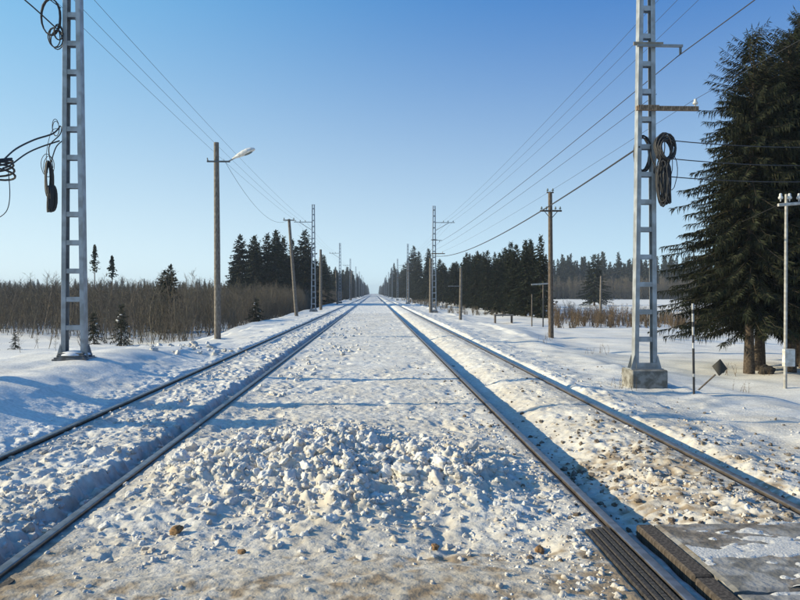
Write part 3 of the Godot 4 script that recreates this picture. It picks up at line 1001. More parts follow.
func build_poles() -> void:
	var rng := RandomNumberGenerator.new()
	rng.seed = 8
	var grey := Color(0.25, 0.22, 0.19)
	# street lamp on a wooden pole
	var x := -6.2
	var o := thing("street_lamp", "wooden lamp post with a pale cobra head lamp, left of the tracks", "street lamp", Vector3(x, ground_y(x, 28.0), -28.0))
	var mb := MB.new()
	mb.tube([Vector3(0, -0.3, 0), Vector3(-0.01, 4.0, 0), Vector3(-0.03, 7.75, 0)], [0.135, 0.12, 0.10], 12, grey)
	part("pole", mb, M.wood, o)
	mb = MB.new()
	mb.box(Transform3D(Basis(), Vector3(0.08, 6.98, 0.12)), Vector3(0.90, 0.06, 0.06), Color(0.12, 0.12, 0.125))
	mb.tube([Vector3(-0.33, 6.98, 0.12), Vector3(-0.36, 7.12, 0.12)], [0.03, 0.02], 6, Color(0.12, 0.12, 0.125))
	mb.tube([Vector3(0.45, 6.98, 0.12), Vector3(0.55, 7.03, 0.12), Vector3(0.75, 7.14, 0.12)], [0.03, 0.028, 0.028], 8, Color(0.3, 0.3, 0.3))
	part("bracket", mb, M.steel, o)
	# lamp head: a long drop-shaped housing, tilted up
	var tilt := Transform3D(Basis(Vector3.BACK, 0.42), Vector3(0.62, 7.08, 0.12))
	mb = MB.new()
	var prof := [[0.0, 0.04], [0.12, 0.08], [0.3, 0.14], [0.5, 0.18], [0.68, 0.185], [0.84, 0.15], [0.95, 0.09], [0.98, 0.02]]
	for q in prof.size() - 1:
		for s in 14:
			var pp := []
			for e in [[q, s], [q + 1, s], [q + 1, s + 1], [q, s + 1]]:
				var a: float = TAU * e[1] / 14.0
				var rr: float = prof[e[0]][1]
				pp.append(tilt * Vector3(prof[e[0]][0], sin(a) * rr * (0.85 if sin(a) > 0.0 else 0.35), cos(a) * rr))
			mb.quad(pp[0], pp[1], pp[2], pp[3], Color(0.72, 0.71, 0.69))
	var head := part("lamp_head", mb, M.paint, o)
	mb = MB.new()
	mb.lathe([Vector2(0.0, 0.03), Vector2(0.10, 0.02), Vector2(0.13, -0.02), Vector2(0.10, -0.07), Vector2(0.0, -0.10)], 14, tilt * Transform3D(Basis().scaled(Vector3(1.6, 0.8, 0.9)), Vector3(0.66, -0.02, 0)), Color(0.25, 0.26, 0.28))
	part("diffuser", mb, M.glass, head)

	# left line of wooden poles
	var p := wood_pole("tall leaning wooden pole with a short crossarm, left side beyond the lamp", Vector3(-6.15, ground_y(-6.15, 56.0), -56.0), 7.7, 0.15, Vector2(-0.6, 0), grey, "left wooden poles")
	cross_arm(p, Vector3(-0.59, 7.6, 0.12), 0.9, [-0.38, 0.38], Color(0.2, 0.17, 0.14))
	p = wood_pole("wooden pole standing close to the second mast on the left", Vector3(-5.45, ground_y(-5.45, 72.0), -72.0), 6.2, 0.16, Vector2(0, 0), grey, "left wooden poles")
	p = wood_pole("slim far pole before the left roadside spruces", Vector3(-5.85, ground_y(-5.85, 112.0), -112.0), 5.4, 0.15, Vector2(-0.2, 0), grey, "left wooden poles")
	p = wood_pole("far pole left of the line near the fourth mast", Vector3(-5.4, ground_y(-5.4, 165.0), -165.0), 7.0, 0.16, Vector2(0.1, 0), grey, "left wooden poles")
	wire("thin wire sagging from the lamp post to the leaning pole", "wire", span(Vector3(-5.95, 7.1 + ground_y(-6.2, 28.0), -28.0), Vector3(-6.7, 7.55, -56.0), 1.1, 16), 0.008)

	# right side
	p = wood_pole("tall wooden pole with two insulator arms right of the tracks", Vector3(8.55, ground_y(8.55, 33.5), -33.5), 7.0, 0.135, Vector2(-0.06, 0), Color(0.17, 0.13, 0.10), "right wooden poles")
	cross_arm(p, Vector3(-0.06, 6.1, 0.14), 1.05, [-0.45, -0.22, 0.22, 0.45], Color(0.14, 0.11, 0.09))
	var br := MB.new()
	br.tube([Vector3(-0.36, 6.07, 0.14), Vector3(-0.06, 5.7, 0.14)], [0.018, 0.018], 5, Color(0.12, 0.12, 0.12))
	br.tube([Vector3(0.26, 6.07, 0.14), Vector3(-0.06, 5.7, 0.14)], [0.018, 0.018], 5, Color(0.12, 0.12, 0.12))
	part("brace", br, M.steel, p)
	cross_arm(p, Vector3(-0.06, 7.0, 0.0), 0.34, [-0.13, 0.13], Color(0.14, 0.11, 0.09), 0.06)
	p = wood_pole("short wooden pole with a plain side board right of the tracks", Vector3(5.95, ground_y(5.95, 48.0), -48.0), 3.6, 0.11, Vector2(0.03, 0), grey, "right wooden poles")
	var bd := MB.new()
	bd.box(Transform3D(Basis(), Vector3(-0.45, 2.36, 0.10)), Vector3(0.85, 0.06, 0.04), Color(0.22, 0.21, 0.20))
	part("side_board", bd, M.paint, p)
	p = wood_pole("wooden pole among the brown bushes in front of the round spruce", Vector3(17.0, ground_y(17.0, 52.0), -52.0), 3.6, 0.10, Vector2(0.05, 0), grey, "right wooden poles")
	p = wood_pole("wooden pole standing close to the second mast on the right", Vector3(5.35, ground_y(5.35, 66.0), -66.0), 5.2, 0.15, Vector2(0, 0), grey, "right wooden poles")
	p = wood_pole("far pole by the third mast on the right", Vector3(6.3, ground_y(6.3, 128.0), -128.0), 7.5, 0.16, Vector2(0, 0), grey, "right wooden poles")
	# board on two thin posts by the young spruces
	var sg := thing("board_sign", "snow topped horizontal board on two thin posts beside the young spruces", "sign", Vector3(11.0, ground_y(11.0, 46.0), -46.0))
	for q in 2:
		mb = MB.new()
		mb.tube([Vector3(-0.55 + 0.75 * q, -0.15, 0), Vector3(-0.55 + 0.75 * q, 2.95 if q else 2.2, 0)], [0.045, 0.04], 7, Color(0.20, 0.17, 0.14))
		part("post", mb, M.wood, sg)
	mb = MB.new()
	mb.box(Transform3D(Basis(Vector3.BACK, 0.06), Vector3(0.0, 2.86, 0.06)), Vector3(1.2, 0.10, 0.05), Color(0.40, 0.39, 0.37), 0.008)
	part("board", mb, M.paint, sg)
	# low trestle
	var tr := thing("wooden_trestle", "low grey wooden trestle standing in the snow before the spruce row", "trestle", Vector3(9.3, ground_y(9.3, 50.0), -50.0))
	mb = MB.new()
	mb.box(Transform3D(Basis(), Vector3(0, 0.62, 0)), Vector3(1.4, 0.10, 0.5), Color(0.24, 0.22, 0.20), 0.01)
	part("top", mb, M.wood, tr)
	for q in 4:
		mb = MB.new()
		mb.tube([Vector3(-0.6 + 1.2 * (q % 2), -0.1, -0.2 + 0.4 * (q / 2)), Vector3(-0.6 + 1.2 * (q % 2), 0.6, -0.2 + 0.4 * (q / 2))], [0.045, 0.045], 6, Color(0.18, 0.15, 0.13))
		part("leg", mb, M.wood, tr)
	# white pole at the right edge
	x = 9.97
	var wp := thing("white_pole", "thin white pole with a crossarm before the big spruces, right edge", "pole", Vector3(x, ground_y(x, 16.6), -16.6))
	mb = MB.new()
	mb.tube([Vector3(0, -0.2, 0), Vector3(0, 4.7, 0)], [0.042, 0.035], 10, Color(0.36, 0.355, 0.345))
	part("shaft", mb, M.paint, wp)
	mb = MB.new()
	mb.box(Transform3D(Basis(Vector3.BACK, 0.08), Vector3(0.06, 4.45, 0.10)), Vector3(0.65, 0.07, 0.07), Color(0.5, 0.49, 0.47), 0.008)
	var wa := part("cross_arm", mb, M.paint, wp)
	for q in [-0.2, 0.02, 0.25]:
		part("insulator", insulator(0.2), M.porcelain, wa, Transform3D(Basis(), Vector3(q, 4.51, 0.10)))
	mb = MB.new()
	mb.box(Transform3D(Basis(), Vector3(0.02, 0.75, 0.10)), Vector3(0.26, 0.42, 0.12), Color(0.6, 0.6, 0.58), 0.01)
	part("box", mb, M.paint, wp)
	wire("thin wire from the board sign's post up to the white pole", "wire", span(Vector3(11.2, 2.1, -46.0), Vector3(9.97, 3.9, -16.6), 0.5, 16), 0.006)

	p = wood_pole("wooden pole beyond the right edge that takes the mast's cables", Vector3(15.5, ground_y(15.5, 20.5), -20.5), 7.0, 0.13, Vector2(0, 0), grey, "right wooden poles")

	# striped marker post
	x = 6.25
	o = thing("striped_post", "thin black and white striped marker post near the concrete block", "marker post", Vector3(x, ground_y(x, 13.5), -13.5))
	var ys := [0.0, 0.34, 0.40, 0.90, 1.01, 1.16, 1.32, 1.42, 1.58, 1.66, 1.78]
	for q in ys.size() - 1:
		var dark := q % 2 == 0
		mb = MB.new()
		var lo: float = ys[q] - (0.15 if q == 0 else 0.0)
		mb.tube([Vector3(0.03 - ys[q] * 0.02, lo, 0), Vector3(0.03 - ys[q + 1] * 0.02, ys[q + 1], 0)], [0.022, 0.022], 10, Color(0.025, 0.025, 0.03) if dark else Color(0.5, 0.5, 0.5), q == ys.size() - 2)
		part("black_band" if dark else "white_band", mb, M.paint, o)
	# tilted square sign seen from behind
	x = 6.45
	o = thing("tilted_sign", "dark diamond shaped plate on a slanting stick stuck in the snow", "sign", Vector3(x + 0.18, ground_y(x + 0.18, 14.2), -14.2), -1.08)
	mb = MB.new()
	mb.tube([Vector3(-0.05, -0.15, 0), Vector3(0.0, 0.0, 0), Vector3(0.46, 0.42, 0)], [0.016, 0.016, 0.016], 7, Color(0.14, 0.11, 0.09))
	part("stick", mb, M.wood, o)
	mb = MB.new()
	mb.box(Transform3D(Basis(Vector3.BACK, 0.72), Vector3(0.58, 0.58, 0.03)), Vector3(0.24, 0.24, 0.02), Color(0.02, 0.02, 0.022), 0.004)
	mb.box(Transform3D(Basis(Vector3.BACK, 0.72), Vector3(0.58, 0.58, 0.012)), Vector3(0.05, 0.25, 0.014), Color(0.06, 0.055, 0.05))
	part("plate", mb, M.paint, o)

	# things just outside the left edge: their shadows cross the bank, and the cables end on the pole
	for q in 2:
		var d: float = [11.25, 9.75][q]
		x = -7.6
		o = thing("relay_cabinet", ["grey metal relay cabinet beside the cable pole, left of the view", "grey metal relay cabinet nearest the crossing, left of the view"][q], "cabinet", Vector3(x, ground_y(x, d), -d), 0.0, "relay cabinets")
		mb = MB.new()
		mb.box(Transform3D(Basis(), Vector3(0, 1.15, 0)), Vector3(0.5, 1.35 - 0.1 * q, 0.42), Color(0.35, 0.36, 0.36), 0.02)
		var bdy := part("body", mb, M.paint, o)
		mb = MB.new()
		mb.box(Transform3D(Basis(), Vector3(0, 1.86 - 0.05 * q, 0)), Vector3(0.6, 0.05, 0.52), Color(0.35, 0.36, 0.36), 0.015)
		part("roof", mb, M.paint, o)
		mb = MB.new()
		mb.box(Transform3D(Basis(), Vector3(0.255, 1.15, 0)), Vector3(0.02, 1.15, 0.34), Color(0.32, 0.33, 0.33), 0.006)
		var dr := part("door", mb, M.paint, bdy)
		mb = MB.new()
		for s in 2:
			mb.box(Transform3D(Basis(), Vector3(-0.2 + 0.4 * s, 0.2, 0)), Vector3(0.06, 0.7, 0.36), Color(0.3, 0.29, 0.27), 0.006)
		part("stand", mb, M.concrete, o)
	x = -6.45
	p = wood_pole("thin cable pole at the left edge with a coil of cable", Vector3(x, ground_y(x, 11.3), -11.3), 4.3, 0.075, Vector2(0, 0), grey)
	mb = MB.new()
	mb.box(Transform3D(Basis(), Vector3(0.24, 3.45, 0.09)), Vector3(0.62, 0.05, 0.05), Color(0.2, 0.17, 0.14))
	part("bracket", mb, M.wood, p)
	mb = MB.new()
	for q in 5:
		var pts := []; var rad := []
		for s in 41:
			var a := TAU * s / 20.0 + q
			pts.append(Vector3(-5.95 + cos(a) * (0.26 - 0.015 * q), 3.56 + 0.055 * q + 0.06 * sin(a + q * 0.7), -11.3 + sin(a) * 0.24))
			rad.append(0.017)
		mb.tube(pts, rad, 5)
	hose(mb, [Vector3(-5.93, 3.6, -11.1), Vector3(-5.97, 2.9, -11.15), Vector3(-6.0, 1.9, -11.2), Vector3(-6.02, 0.3, -11.2)], 0.01)
	hose(mb, [Vector3(-5.72, 3.6, -11.2), Vector3(-5.70, 3.2, -11.2), Vector3(-5.76, 2.95, -11.2), Vector3(-5.95, 2.8, -11.17)], 0.007)
	tag(part("cable_coil", mb, M.cable), "flat coil of cable on the pole at the left picture edge", "cable coil")

# ---------------------------------------------------------------- vegetation
func spruce_meshes(rng: RandomNumberGenerator, H: float, R: float, low: float, gap: float, per: int, step: float, tw: float, tlen: float, droop: float, shape: float) -> Array:
	# returns [trunk, crown]; the crown is boughs with many small twigs of needles
	var tm := MB.new()
	var pts := []; var rad := []
	var r0 := H * 0.0115 + 0.02
	for k in 8:
		var t := k / 7.0
		pts.append(Vector3(sin(t * 3.0 + H) * 0.05, -0.2 + (H * 0.97 + 0.2) * t, cos(t * 2.0 + H) * 0.05))
		rad.append(r0 * (1.0 - t * 0.93) * (1.25 if k == 0 else 1.0))
	tm.tube(pts, rad, 9, Color(0.10, 0.075, 0.055))
	var mb := MB.new()
	var y := low
	while y < H - 0.05:
		var t := (H - y) / (H - low)
		var nper := per if t > 0.15 else maxi(3, per - 2)
		var a0 := rng.randf() * TAU
		for b in nper:
			var az := a0 + TAU * (b + rng.randf_range(-0.35, 0.35)) / nper
			var L := R * pow(t, shape) * rng.randf_range(0.62, 1.12)
			if t < 0.04: L = maxf(L, 0.12)
			if t > 0.9: L *= rng.randf_range(0.6, 1.0)
			var out := Vector3(cos(az), 0, sin(az))
			var lat := Vector3(-out.z, 0, out.x)
			var rise := lerpf(0.9, -0.12, ss(0.0, 0.4, t)) + rng.randf_range(-0.1, 0.1)
			var sag := droop * lerpf(0.1, 1.0, ss(0.05, 0.5, t)) * rng.randf_range(0.7, 1.3)
			var tipup := sag * 0.75
			var yy := y + rng.randf_range(-0.5, 0.5) * gap
			var prev := Vector3(0, yy, 0)
			var nseg := 5
			var cols := Color(0.05, 0.042, 0.03)
			var bp := [prev]; var br := [0.012 + L * 0.006]
			for q in nseg:
				var s := (q + 1.0) / nseg
				bp.append(Vector3(0, yy, 0) + out * (L * s) + Vector3.UP * (L * (rise * s - sag * s * s + tipup * pow(s, 4.0) * 0.8)))
				br.append((0.012 + L * 0.006) * (1.0 - s * 0.85))
			mb.tube(bp, br, 3, cols, false)
			var s := 0.10 + 0.1 * rng.randf()
			while s < 1.02:
				var f := clampf(s, 0.0, 1.0) * nseg
				var q := mini(int(f), nseg - 1)
				var p: Vector3 = bp[q].lerp(bp[q + 1], f - q)
				var tone := rng.randf_range(0.75, 1.25)
				var col := Color(0.030, 0.040, 0.022).lerp(Color(0.048, 0.046, 0.026), rng.randf() * 0.8) * tone
				for sd in 3:
					var dirv: Vector3
					var len := tlen * rng.randf_range(0.55, 1.15) * (1.0 - 0.45 * s) * minf(1.0, 0.35 + L)
					if sd < 2:
						dirv = (lat * (1.0 if sd == 0 else -1.0) * rng.randf_range(0.5, 1.0) + out * rng.randf_range(0.35, 0.9) + Vector3.DOWN * rng.randf_range(0.05, 0.75)).normalized()
					else:
						dirv = (Vector3.DOWN + out * rng.randf_range(-0.1, 0.6) + lat * rng.randf_range(-0.4, 0.4)).normalized()
						len *= 1.15 if step < 0.06 else 0.9
						if t < 0.2: continue
					var tip := p + dirv * len + Vector3.DOWN * len * 0.12
					var mid := p + dirv * len * 0.45
					var w1 := dirv.cross(Vector3(rng.randfn(), rng.randfn(), rng.randfn())).normalized() * tw * rng.randf_range(0.7, 1.2)
					var w2 := dirv.cross(w1).normalized() * w1.length() * 0.8
					mb.quad(p, mid + w1, tip, mid - w1, col)
					mb.quad(p, mid + w2, tip, mid - w2, col * 0.95)
				s += step / maxf(L, 0.25) * rng.randf_range(0.8, 1.2)
			# a tip of needles
			var e: Vector3 = bp[nseg]
			var o2: Vector3 = (e - bp[nseg - 1]).normalized() * tlen * 0.5
			mb.quad(e - o2 * 0.3, e + lat * tw + o2 * 0.3, e + o2, e - lat * tw + o2 * 0.3, Color(0.045, 0.055, 0.028))
		y += gap * rng.randf_range(0.7, 1.2) * lerpf(0.6, 1.0, t)
	# leader
	mb.quad(Vector3(0, H - 0.5, 0), Vector3(tw, H - 0.2, 0), Vector3(0, H + 0.15, 0), Vector3(-tw, H - 0.2, 0), Color(0.05, 0.06, 0.03))
	mb.quad(Vector3(0, H - 0.5, 0), Vector3(0, H - 0.2, tw), Vector3(0, H + 0.15, 0), Vector3(0, H - 0.2, -tw), Color(0.05, 0.06, 0.03))
	return [tm.mesh(), mb.mesh()]

func spruce(m: Array, label: String, at: Vector3, turn: float, scl: Vector3, grp := "") -> Node3D:
	var o := thing("spruce_tree", label, "tree", at, turn, grp)
	o.scale = scl
	part("trunk", m[0], M.bark, o)
	part("crown", m[1], M.needles, o)
	return o

func bare_mesh(rng: RandomNumberGenerator, H: float, stems: int, branches: int, tw: float, spread: float) -> ArrayMesh:
	var mb := MB.new()
	for s in stems:
		var az := rng.randf() * TAU
		var lean := Vector3(cos(az), 0, sin(az)) * (spread * rng.randf_range(0.2, 1.0) if stems > 1 else spread * rng.randf_range(0.05, 0.4))
		var h := H * rng.randf_range(0.7, 1.0)
		var base := Vector3(rng.randfn() * 0.12, -0.1, rng.randfn() * 0.12) if stems > 1 else Vector3(0, -0.1, 0)
		var bend := Vector3(rng.randfn(), 0, rng.randfn()) * 0.06 * h
		var P := []; var Rr := []
		for k in 6:
			var t := k / 5.0
			P.append(base + Vector3.UP * h * t + lean * h * t + bend * sin(t * PI))
			Rr.append(lerpf(tw * 1.7, tw * 0.3, t))
		var col := Color(0.150, 0.122, 0.086) * rng.randf_range(0.6, 1.3)
		mb.tube(P, Rr, 4, col, false)
		for b in branches:
			var t := rng.randf_range(0.18, 0.97)
			var f := t * 5.0
			var q := mini(int(f), 4)
			var p: Vector3 = P[q].lerp(P[q + 1], f - q)
			var a := rng.randf() * TAU
			var dirv := Vector3(cos(a), rng.randf_range(0.5, 1.6), sin(a)).normalized()
			var len := h * rng.randf_range(0.10, 0.26) * (1.15 - t * 0.6)
			var e := p + dirv * len
			var w := dirv.cross(Vector3(rng.randfn(), rng.randfn(), rng.randfn())).normalized() * tw * 0.55
			mb.tri(p - w, e, p + w, col)
			var w2 := dirv.cross(w).normalized() * tw * 0.55
			mb.tri(p - w2, e, p + w2, col)
			for z in 3:
				var p2 := p.lerp(e, rng.randf_range(0.25, 0.8))
				var d2 := (dirv + Vector3(rng.randfn(), rng.randfn() * 0.5 + 0.3, rng.randfn()) * 0.6).normalized()
				var e2 := p2 + d2 * len * rng.randf_range(0.35, 0.7)
				var w3 := d2.cross(Vector3(rng.randfn(), rng.randfn(), rng.randfn())).normalized() * tw * 0.4
				mb.tri(p2 - w3, e2, p2 + w3, col)
	return mb.mesh()

func scatter(rng: RandomNumberGenerator, n: int, f: Callable) -> Array:
	var tr := []
	for k in n:
		var a: Array = f.call()          # [x, d, scale]
		var b := Basis(Vector3.UP, rng.randf() * TAU) * Basis(Vector3.RIGHT, rng.randfn() * 0.09)
		tr.append(Transform3D(b.scaled(Vector3(a[2], a[2] * rng.randf_range(0.85, 1.15), a[2])), Vector3(a[0], ground_y(a[0], a[1]), -a[1])))
	return tr

const ORD := ["first", "second", "third", "fourth", "fifth", "sixth", "seventh", "eighth", "ninth", "tenth", "eleventh", "twelfth", "thirteenth", "fourteenth", "fifteenth", "sixteenth", "seventeenth", "eighteenth", "nineteenth", "twentieth"]

func build_forest() -> void:
	var rng := RandomNumberGenerator.new()
	rng.seed = 1234
	# the big spruces on the right
	var near := [
		spruce_meshes(rng, 9.9, 2.75, 1.75, 0.25, 8, 0.040, 0.0135, 0.34, 0.42, 0.60),
		spruce_meshes(rng, 9.6, 2.8, 1.7, 0.26, 8, 0.040, 0.0135, 0.36, 0.45, 0.62)]
	var T := [[10.72, 19.5, 0, 0.4, 0.97, "big dark spruce nearest the tracks, leftmost of the clump on the right"], [11.45, 20.4, 1, 2.0, 0.93, "big spruce with a trunk second from the left in the right clump"], [12.05, 19.9, 0, 3.6, 0.98, "big spruce behind the white pole in the right clump"], [12.95, 20.6, 1, 5.1, 1.05, "big spruce at the right picture edge"], [12.45, 22.2, 1, 4.2, 1.0, "big spruce at the back of the right clump, between the trunks"], [13.5, 21.6, 0, 1.3, 1.12, "tallest big spruce at the back of the right clump"]]
	for a in T:
		spruce(near[a[2]], a[5], Vector3(a[0], ground_y(a[0], a[1]), -a[1]), a[3], Vector3(a[4] * 1.04, a[4], a[4] * 1.04), "big spruces on the right")
	print("near spruces")
	var mid := []
	for k in 5:
		mid.append(spruce_meshes(rng, 10.0, 1.9 + 0.25 * k, 0.5 + 0.15 * k, 0.36, 6, 0.20, 0.075, 0.55, 0.5, 0.75))
	var far := []
	for k in 3:
		far.append(spruce_meshes(rng, 10.0, 1.9 + 0.3 * k, 0.4, 0.6, 6, 0.4, 0.16, 0.8, 0.45, 0.8))
	var young := []
	for k in 3:
		young.append(spruce_meshes(rng, 2.0, 0.75 + 0.12 * k, 0.12, 0.2, 5, 0.10, 0.022, 0.26, 0.5, 0.7))
	# left clump behind the thicket
	for a in [[-18.9, 100, 10.8], [-16.8, 99, 10.6], [-15.3, 101, 10.9], [-13.9, 100, 11.5], [-12.3, 106, 10.4], [-10.8, 110, 12.3], [-18.0, 108, 9.5], [-14.8, 108, 11.0], [-12.6, 114, 10.0], [-20.2, 103, 7.8], [-11.6, 120, 9.8], [-17.6, 104, 10.2], [-13.2, 103, 10.6]]:
		var s: float = a[2] / 10.0
		var rank := 0
		for b in [[-18.9, 100], [-16.8, 99], [-15.3, 101], [-13.9, 100], [-12.3, 106], [-10.8, 110], [-18.0, 108], [-14.8, 108], [-12.6, 114], [-20.2, 103], [-11.6, 120], [-17.6, 104], [-13.2, 103]]:
			if b[0] / b[1] < a[0] / float(a[1]): rank += 1
		spruce(mid[rng.randi() % 5], "%s tall dark spruce from the left in the clump behind the left thicket" % ORD[rank], Vector3(a[0], ground_y(a[0], a[1]), -a[1]), rng.randf() * TAU, Vector3(s * 1.4, s, s * 1.4), "spruces in the left clump")
	for k in 26:
		var d := 138.0 + k * 7.0
		var x := -10.2 - rng.randf() * 4.0
		var s := rng.randf_range(0.85, 1.15)
		spruce(mid[rng.randi() % 5], "spruce in the row along the left of the line, toward the horizon", Vector3(x, ground_y(x, d), -d), rng.randf() * TAU, Vector3(s, s, s), "spruces of the left row")
	# right row
	for a in [[14.4, 60, 7.0], [13.5, 62, 6.8], [14.3, 70, 7.1], [13.9, 71, 6.7], [14.4, 80, 6.7], [13.4, 76, 6.0], [14.3, 88, 7.4], [14.4, 97, 8.0], [13.4, 92, 6.8], [14.6, 110, 8.4], [13.8, 104, 7.4], [14.5, 125, 7.0], [13.6, 118, 7.2], [14.1, 150, 9.4], [13.6, 137, 8.0], [14.5, 185, 14.0], [12.9, 200, 13.8], [13.1, 230, 17.2], [12.7, 214, 13.0], [13.0, 262, 15.5], [12.8, 300, 14.0], [13.2, 170, 10.5]]:
		var s: float = a[2] / 10.0
		var rank := 0
		for b in [70, 71, 80, 76, 88, 97, 92, 110, 104, 125, 118, 150, 137, 185, 200, 230, 214, 262, 300, 170]:
			if b < a[1]: rank += 1
		var lab := "%s spruce in the right row, counted from the two young ones" % ORD[mini(rank, 19)]
		var grp := "spruces of the right row"
		if a[1] == 60:
			lab = "spiky young spruce at the near end of the right row"; grp = ""
		elif a[1] == 62:
			lab = "young spruce just left of the spiky one at the row's near end"; grp = ""
		spruce(mid[rng.randi() % 5], lab, Vector3(a[0], ground_y(a[0], a[1]), -a[1]), rng.randf() * TAU, Vector3(s * 1.15, s, s * 1.15), grp)
	for k in 34:
		var d := 66.0 + 5.0 * k + rng.randf() * 3.0
		var x := minf(15.5 + rng.randf() * 6.0 + k * 0.1, 0.225 * d)
		var s := rng.randf_range(0.62, 0.8) + k * 0.012
		spruce(mid[rng.randi() % 5], "spruce in the second rank behind the right row", Vector3(x, ground_y(x, d), -d), rng.randf() * TAU, Vector3(s * 1.15, s, s * 1.15), "spruces behind the right row")
	var sx := 43.0
	spruce(mid[4], "broad dark spruce standing alone at the edge of the snowy field", Vector3(sx, ground_y(sx, 135.0), -135.0), 1.0, Vector3(1.35, 1.0, 1.35))
	spruce(mid[1], "small dark spruce sticking out of the left thicket", Vector3(-13.2, ground_y(-13.2, 46.0), -46.0), 0.3, Vector3(0.62, 0.44, 0.62))
	spruce(mid[3], "lower dark spruce beside the one sticking out of the left thicket", Vector3(-13.9, ground_y(-13.9, 47.0), -47.0), 2.3, Vector3(0.6, 0.4, 0.6))
	var q := 0
	var clump := chunk_mesh(rng, 1, 6, 0.2, Color(0.80, 0.80, 0.80))
	for a in [[-12.6, 35.5, 1.0, "low snow flecked spruce before the left thicket, right of the mast"], [-14.6, 37.0, 0.85, "low spruce at the thicket's edge seen behind the left mast"], [-8.0, 48.0, 0.95, "little dark spruce at the thicket's foot between lamp post and leaning pole"], [-16.6, 33.0, 0.45, "tiny spruce in the snow left of the mast"]]:
		var t := spruce(young[q % 3], a[3], Vector3(a[0], ground_y(a[0], a[1]), -a[1]), rng.randf() * TAU, Vector3.ONE * a[2])
		for k in 9:
			var an := rng.randf() * TAU
			var yy := rng.randf_range(0.4, 1.6)
			var rr := (2.0 - yy) * 0.34
			part("snow_clump", clump, M.snow_chunk, t, Transform3D(Basis(Vector3.UP, an).scaled(Vector3(0.10, 0.035, 0.07) * rng.randf_range(0.7, 1.4)), Vector3(cos(an) * rr, yy - rr * 0.2, sin(an) * rr)))
		q += 1
	print("mid spruces")
	# far woods that read as masses
	var o := thing("far_forest", "far dark conifer forest behind the snowy field on the right", "forest")
	o.set_meta("kind", "stuff")
	for k in 3:
		many("conifers", far[k][1], M.needles, scatter(rng, 190, func(): return [rng.randf_range(40, 330), 285.0 + 60.0 * rng.randf(), rng.randf_range(1.35, 1.9)]), o)
	o = thing("far_forest", "far woods closing in on the line at the horizon", "forest")
	o.set_meta("kind", "stuff")
	for k in 3:
		many("conifers", far[k][1], M.needles, scatter(rng, 170, func():
			var d := 300.0 + 900.0 * pow(rng.randf(), 1.3)
			var sd := -1.0 if rng.randf() < 0.5 else 1.0
			return [sd * (9.5 + 26.0 * pow(rng.randf(), 1.5)), d, rng.randf_range(0.9, 1.4)]), o)
	o = thing("far_forest", "low far woods on the left horizon behind the thicket", "forest")
	o.set_meta("kind", "stuff")
	for k in 3:
		many("conifers", far[k][1], M.needles, scatter(rng, 120, func(): return [-rng.randf_range(30, 420), 420.0 + 120.0 * rng.randf(), rng.randf_range(0.7, 1.1)]), o)
	# bare birches in front of the far forest
	var tall := []
	for k in 3:
		tall.append(bare_mesh(rng, 7.5, 1, 60, 0.07, 0.2))
	o = thing("birch_wood", "grey brown bare birches before the far forest on the right", "wood")
	o.set_meta("kind", "stuff")
	for k in 3:
		many("birches", tall[k], M.twig, scatter(rng, 260, func(): return [rng.randf_range(48, 150), 262.0 + 22.0 * rng.randf(), rng.randf_range(0.8, 1.25)]), o)
	# the thicket on the left
	var sap := []
	for k in 5:
		sap.append(bare_mesh(rng, 3.4, 2 if k % 2 else 1, 44 if k % 2 == 0 else 26, 0.0125, 0.5 if k % 2 == 0 else 0.22))
	o = thing("birch_thicket", "dense brown thicket of leafless saplings left of the line", "thicket")
	o.set_meta("kind", "stuff")
	for k in 5:
		many("saplings", sap[k], M.twig, scatter(rng, 1150, func():
			var d := 37.0 + 75.0 * rng.randf()
			var edge := -9.6 - 1.2 * na.get_noise_2d(d, 3.0)
			var wdt := 20.0 + d * 0.35
			var x := edge - wdt * pow(rng.randf(), 1.2)
			d += maxf(0.0, -11.5 - x) * (0.9 if d < 52.0 else 0.0) * rng.randf_range(0.5, 1.0)
			return [x, d, rng.randf_range(0.45, 1.2) * (1.0 + 0.15 * na.get_noise_2d(x, d))]), o)
		many("saplings", sap[k], M.twig, scatter(rng, 420, func(): return [-9.4 - 3.0 * pow(rng.randf(), 1.3), 60.0 + 150.0 * rng.randf(), rng.randf_range(0.6, 1.1)]), o)
		many("saplings", sap[k], M.twig, scatter(rng, 330, func(): return [-rng.randf_range(18.0, 80.0), 85.0 + 40.0 * rng.randf(), rng.randf_range(0.9, 1.3)]), o)
	# brown bushes on the right
	var bush := []
	for k in 3:
		bush.append(bare_mesh(rng, 1.5, 7, 14, 0.012, 0.35))
	o = thing("bush_patch", "patch of brown leafless bushes on the snow right of the wooden poles", "bushes")
	o.set_meta("kind", "stuff")
	for k in 3:
		many("bushes", bush[k], M.twig_red, scatter(rng, 80, func():
			var d := 46.0 + 16.0 * rng.randf()
			return [rng.randf_range(0.25, 0.48) * d, d, rng.randf_range(0.35, 1.1)]), o)
	o = thing("bush_patch", "straggling bare bushes along the snowy edge under the right spruces", "bushes")
	o.set_meta("kind", "stuff")
	for k in 3:
		many("bushes", bush[k], M.twig, scatter(rng, 60, func():
			var d := 60.0 + 120.0 * rng.randf()
			return [rng.randf_range(7.0, 11.5), d, rng.randf_range(0.3, 0.75)]), o)
	# single saplings standing free in the snow before the left thicket
	var w := ["leftmost", "second", "third", "fourth", "fifth", "sixth", "seventh", "eighth", "ninth", "tenth", "eleventh", "twelfth"]
	var sp := [[-17.0, 32.5], [-16.1, 34.0], [-15.6, 31.5], [-15.1, 33.2], [-14.2, 31.8], [-13.7, 33.8], [-13.2, 32.2], [-12.0, 33.0], [-11.2, 34.0], [-10.6, 33.2], [-9.9, 34.6], [-9.2, 35.0]]
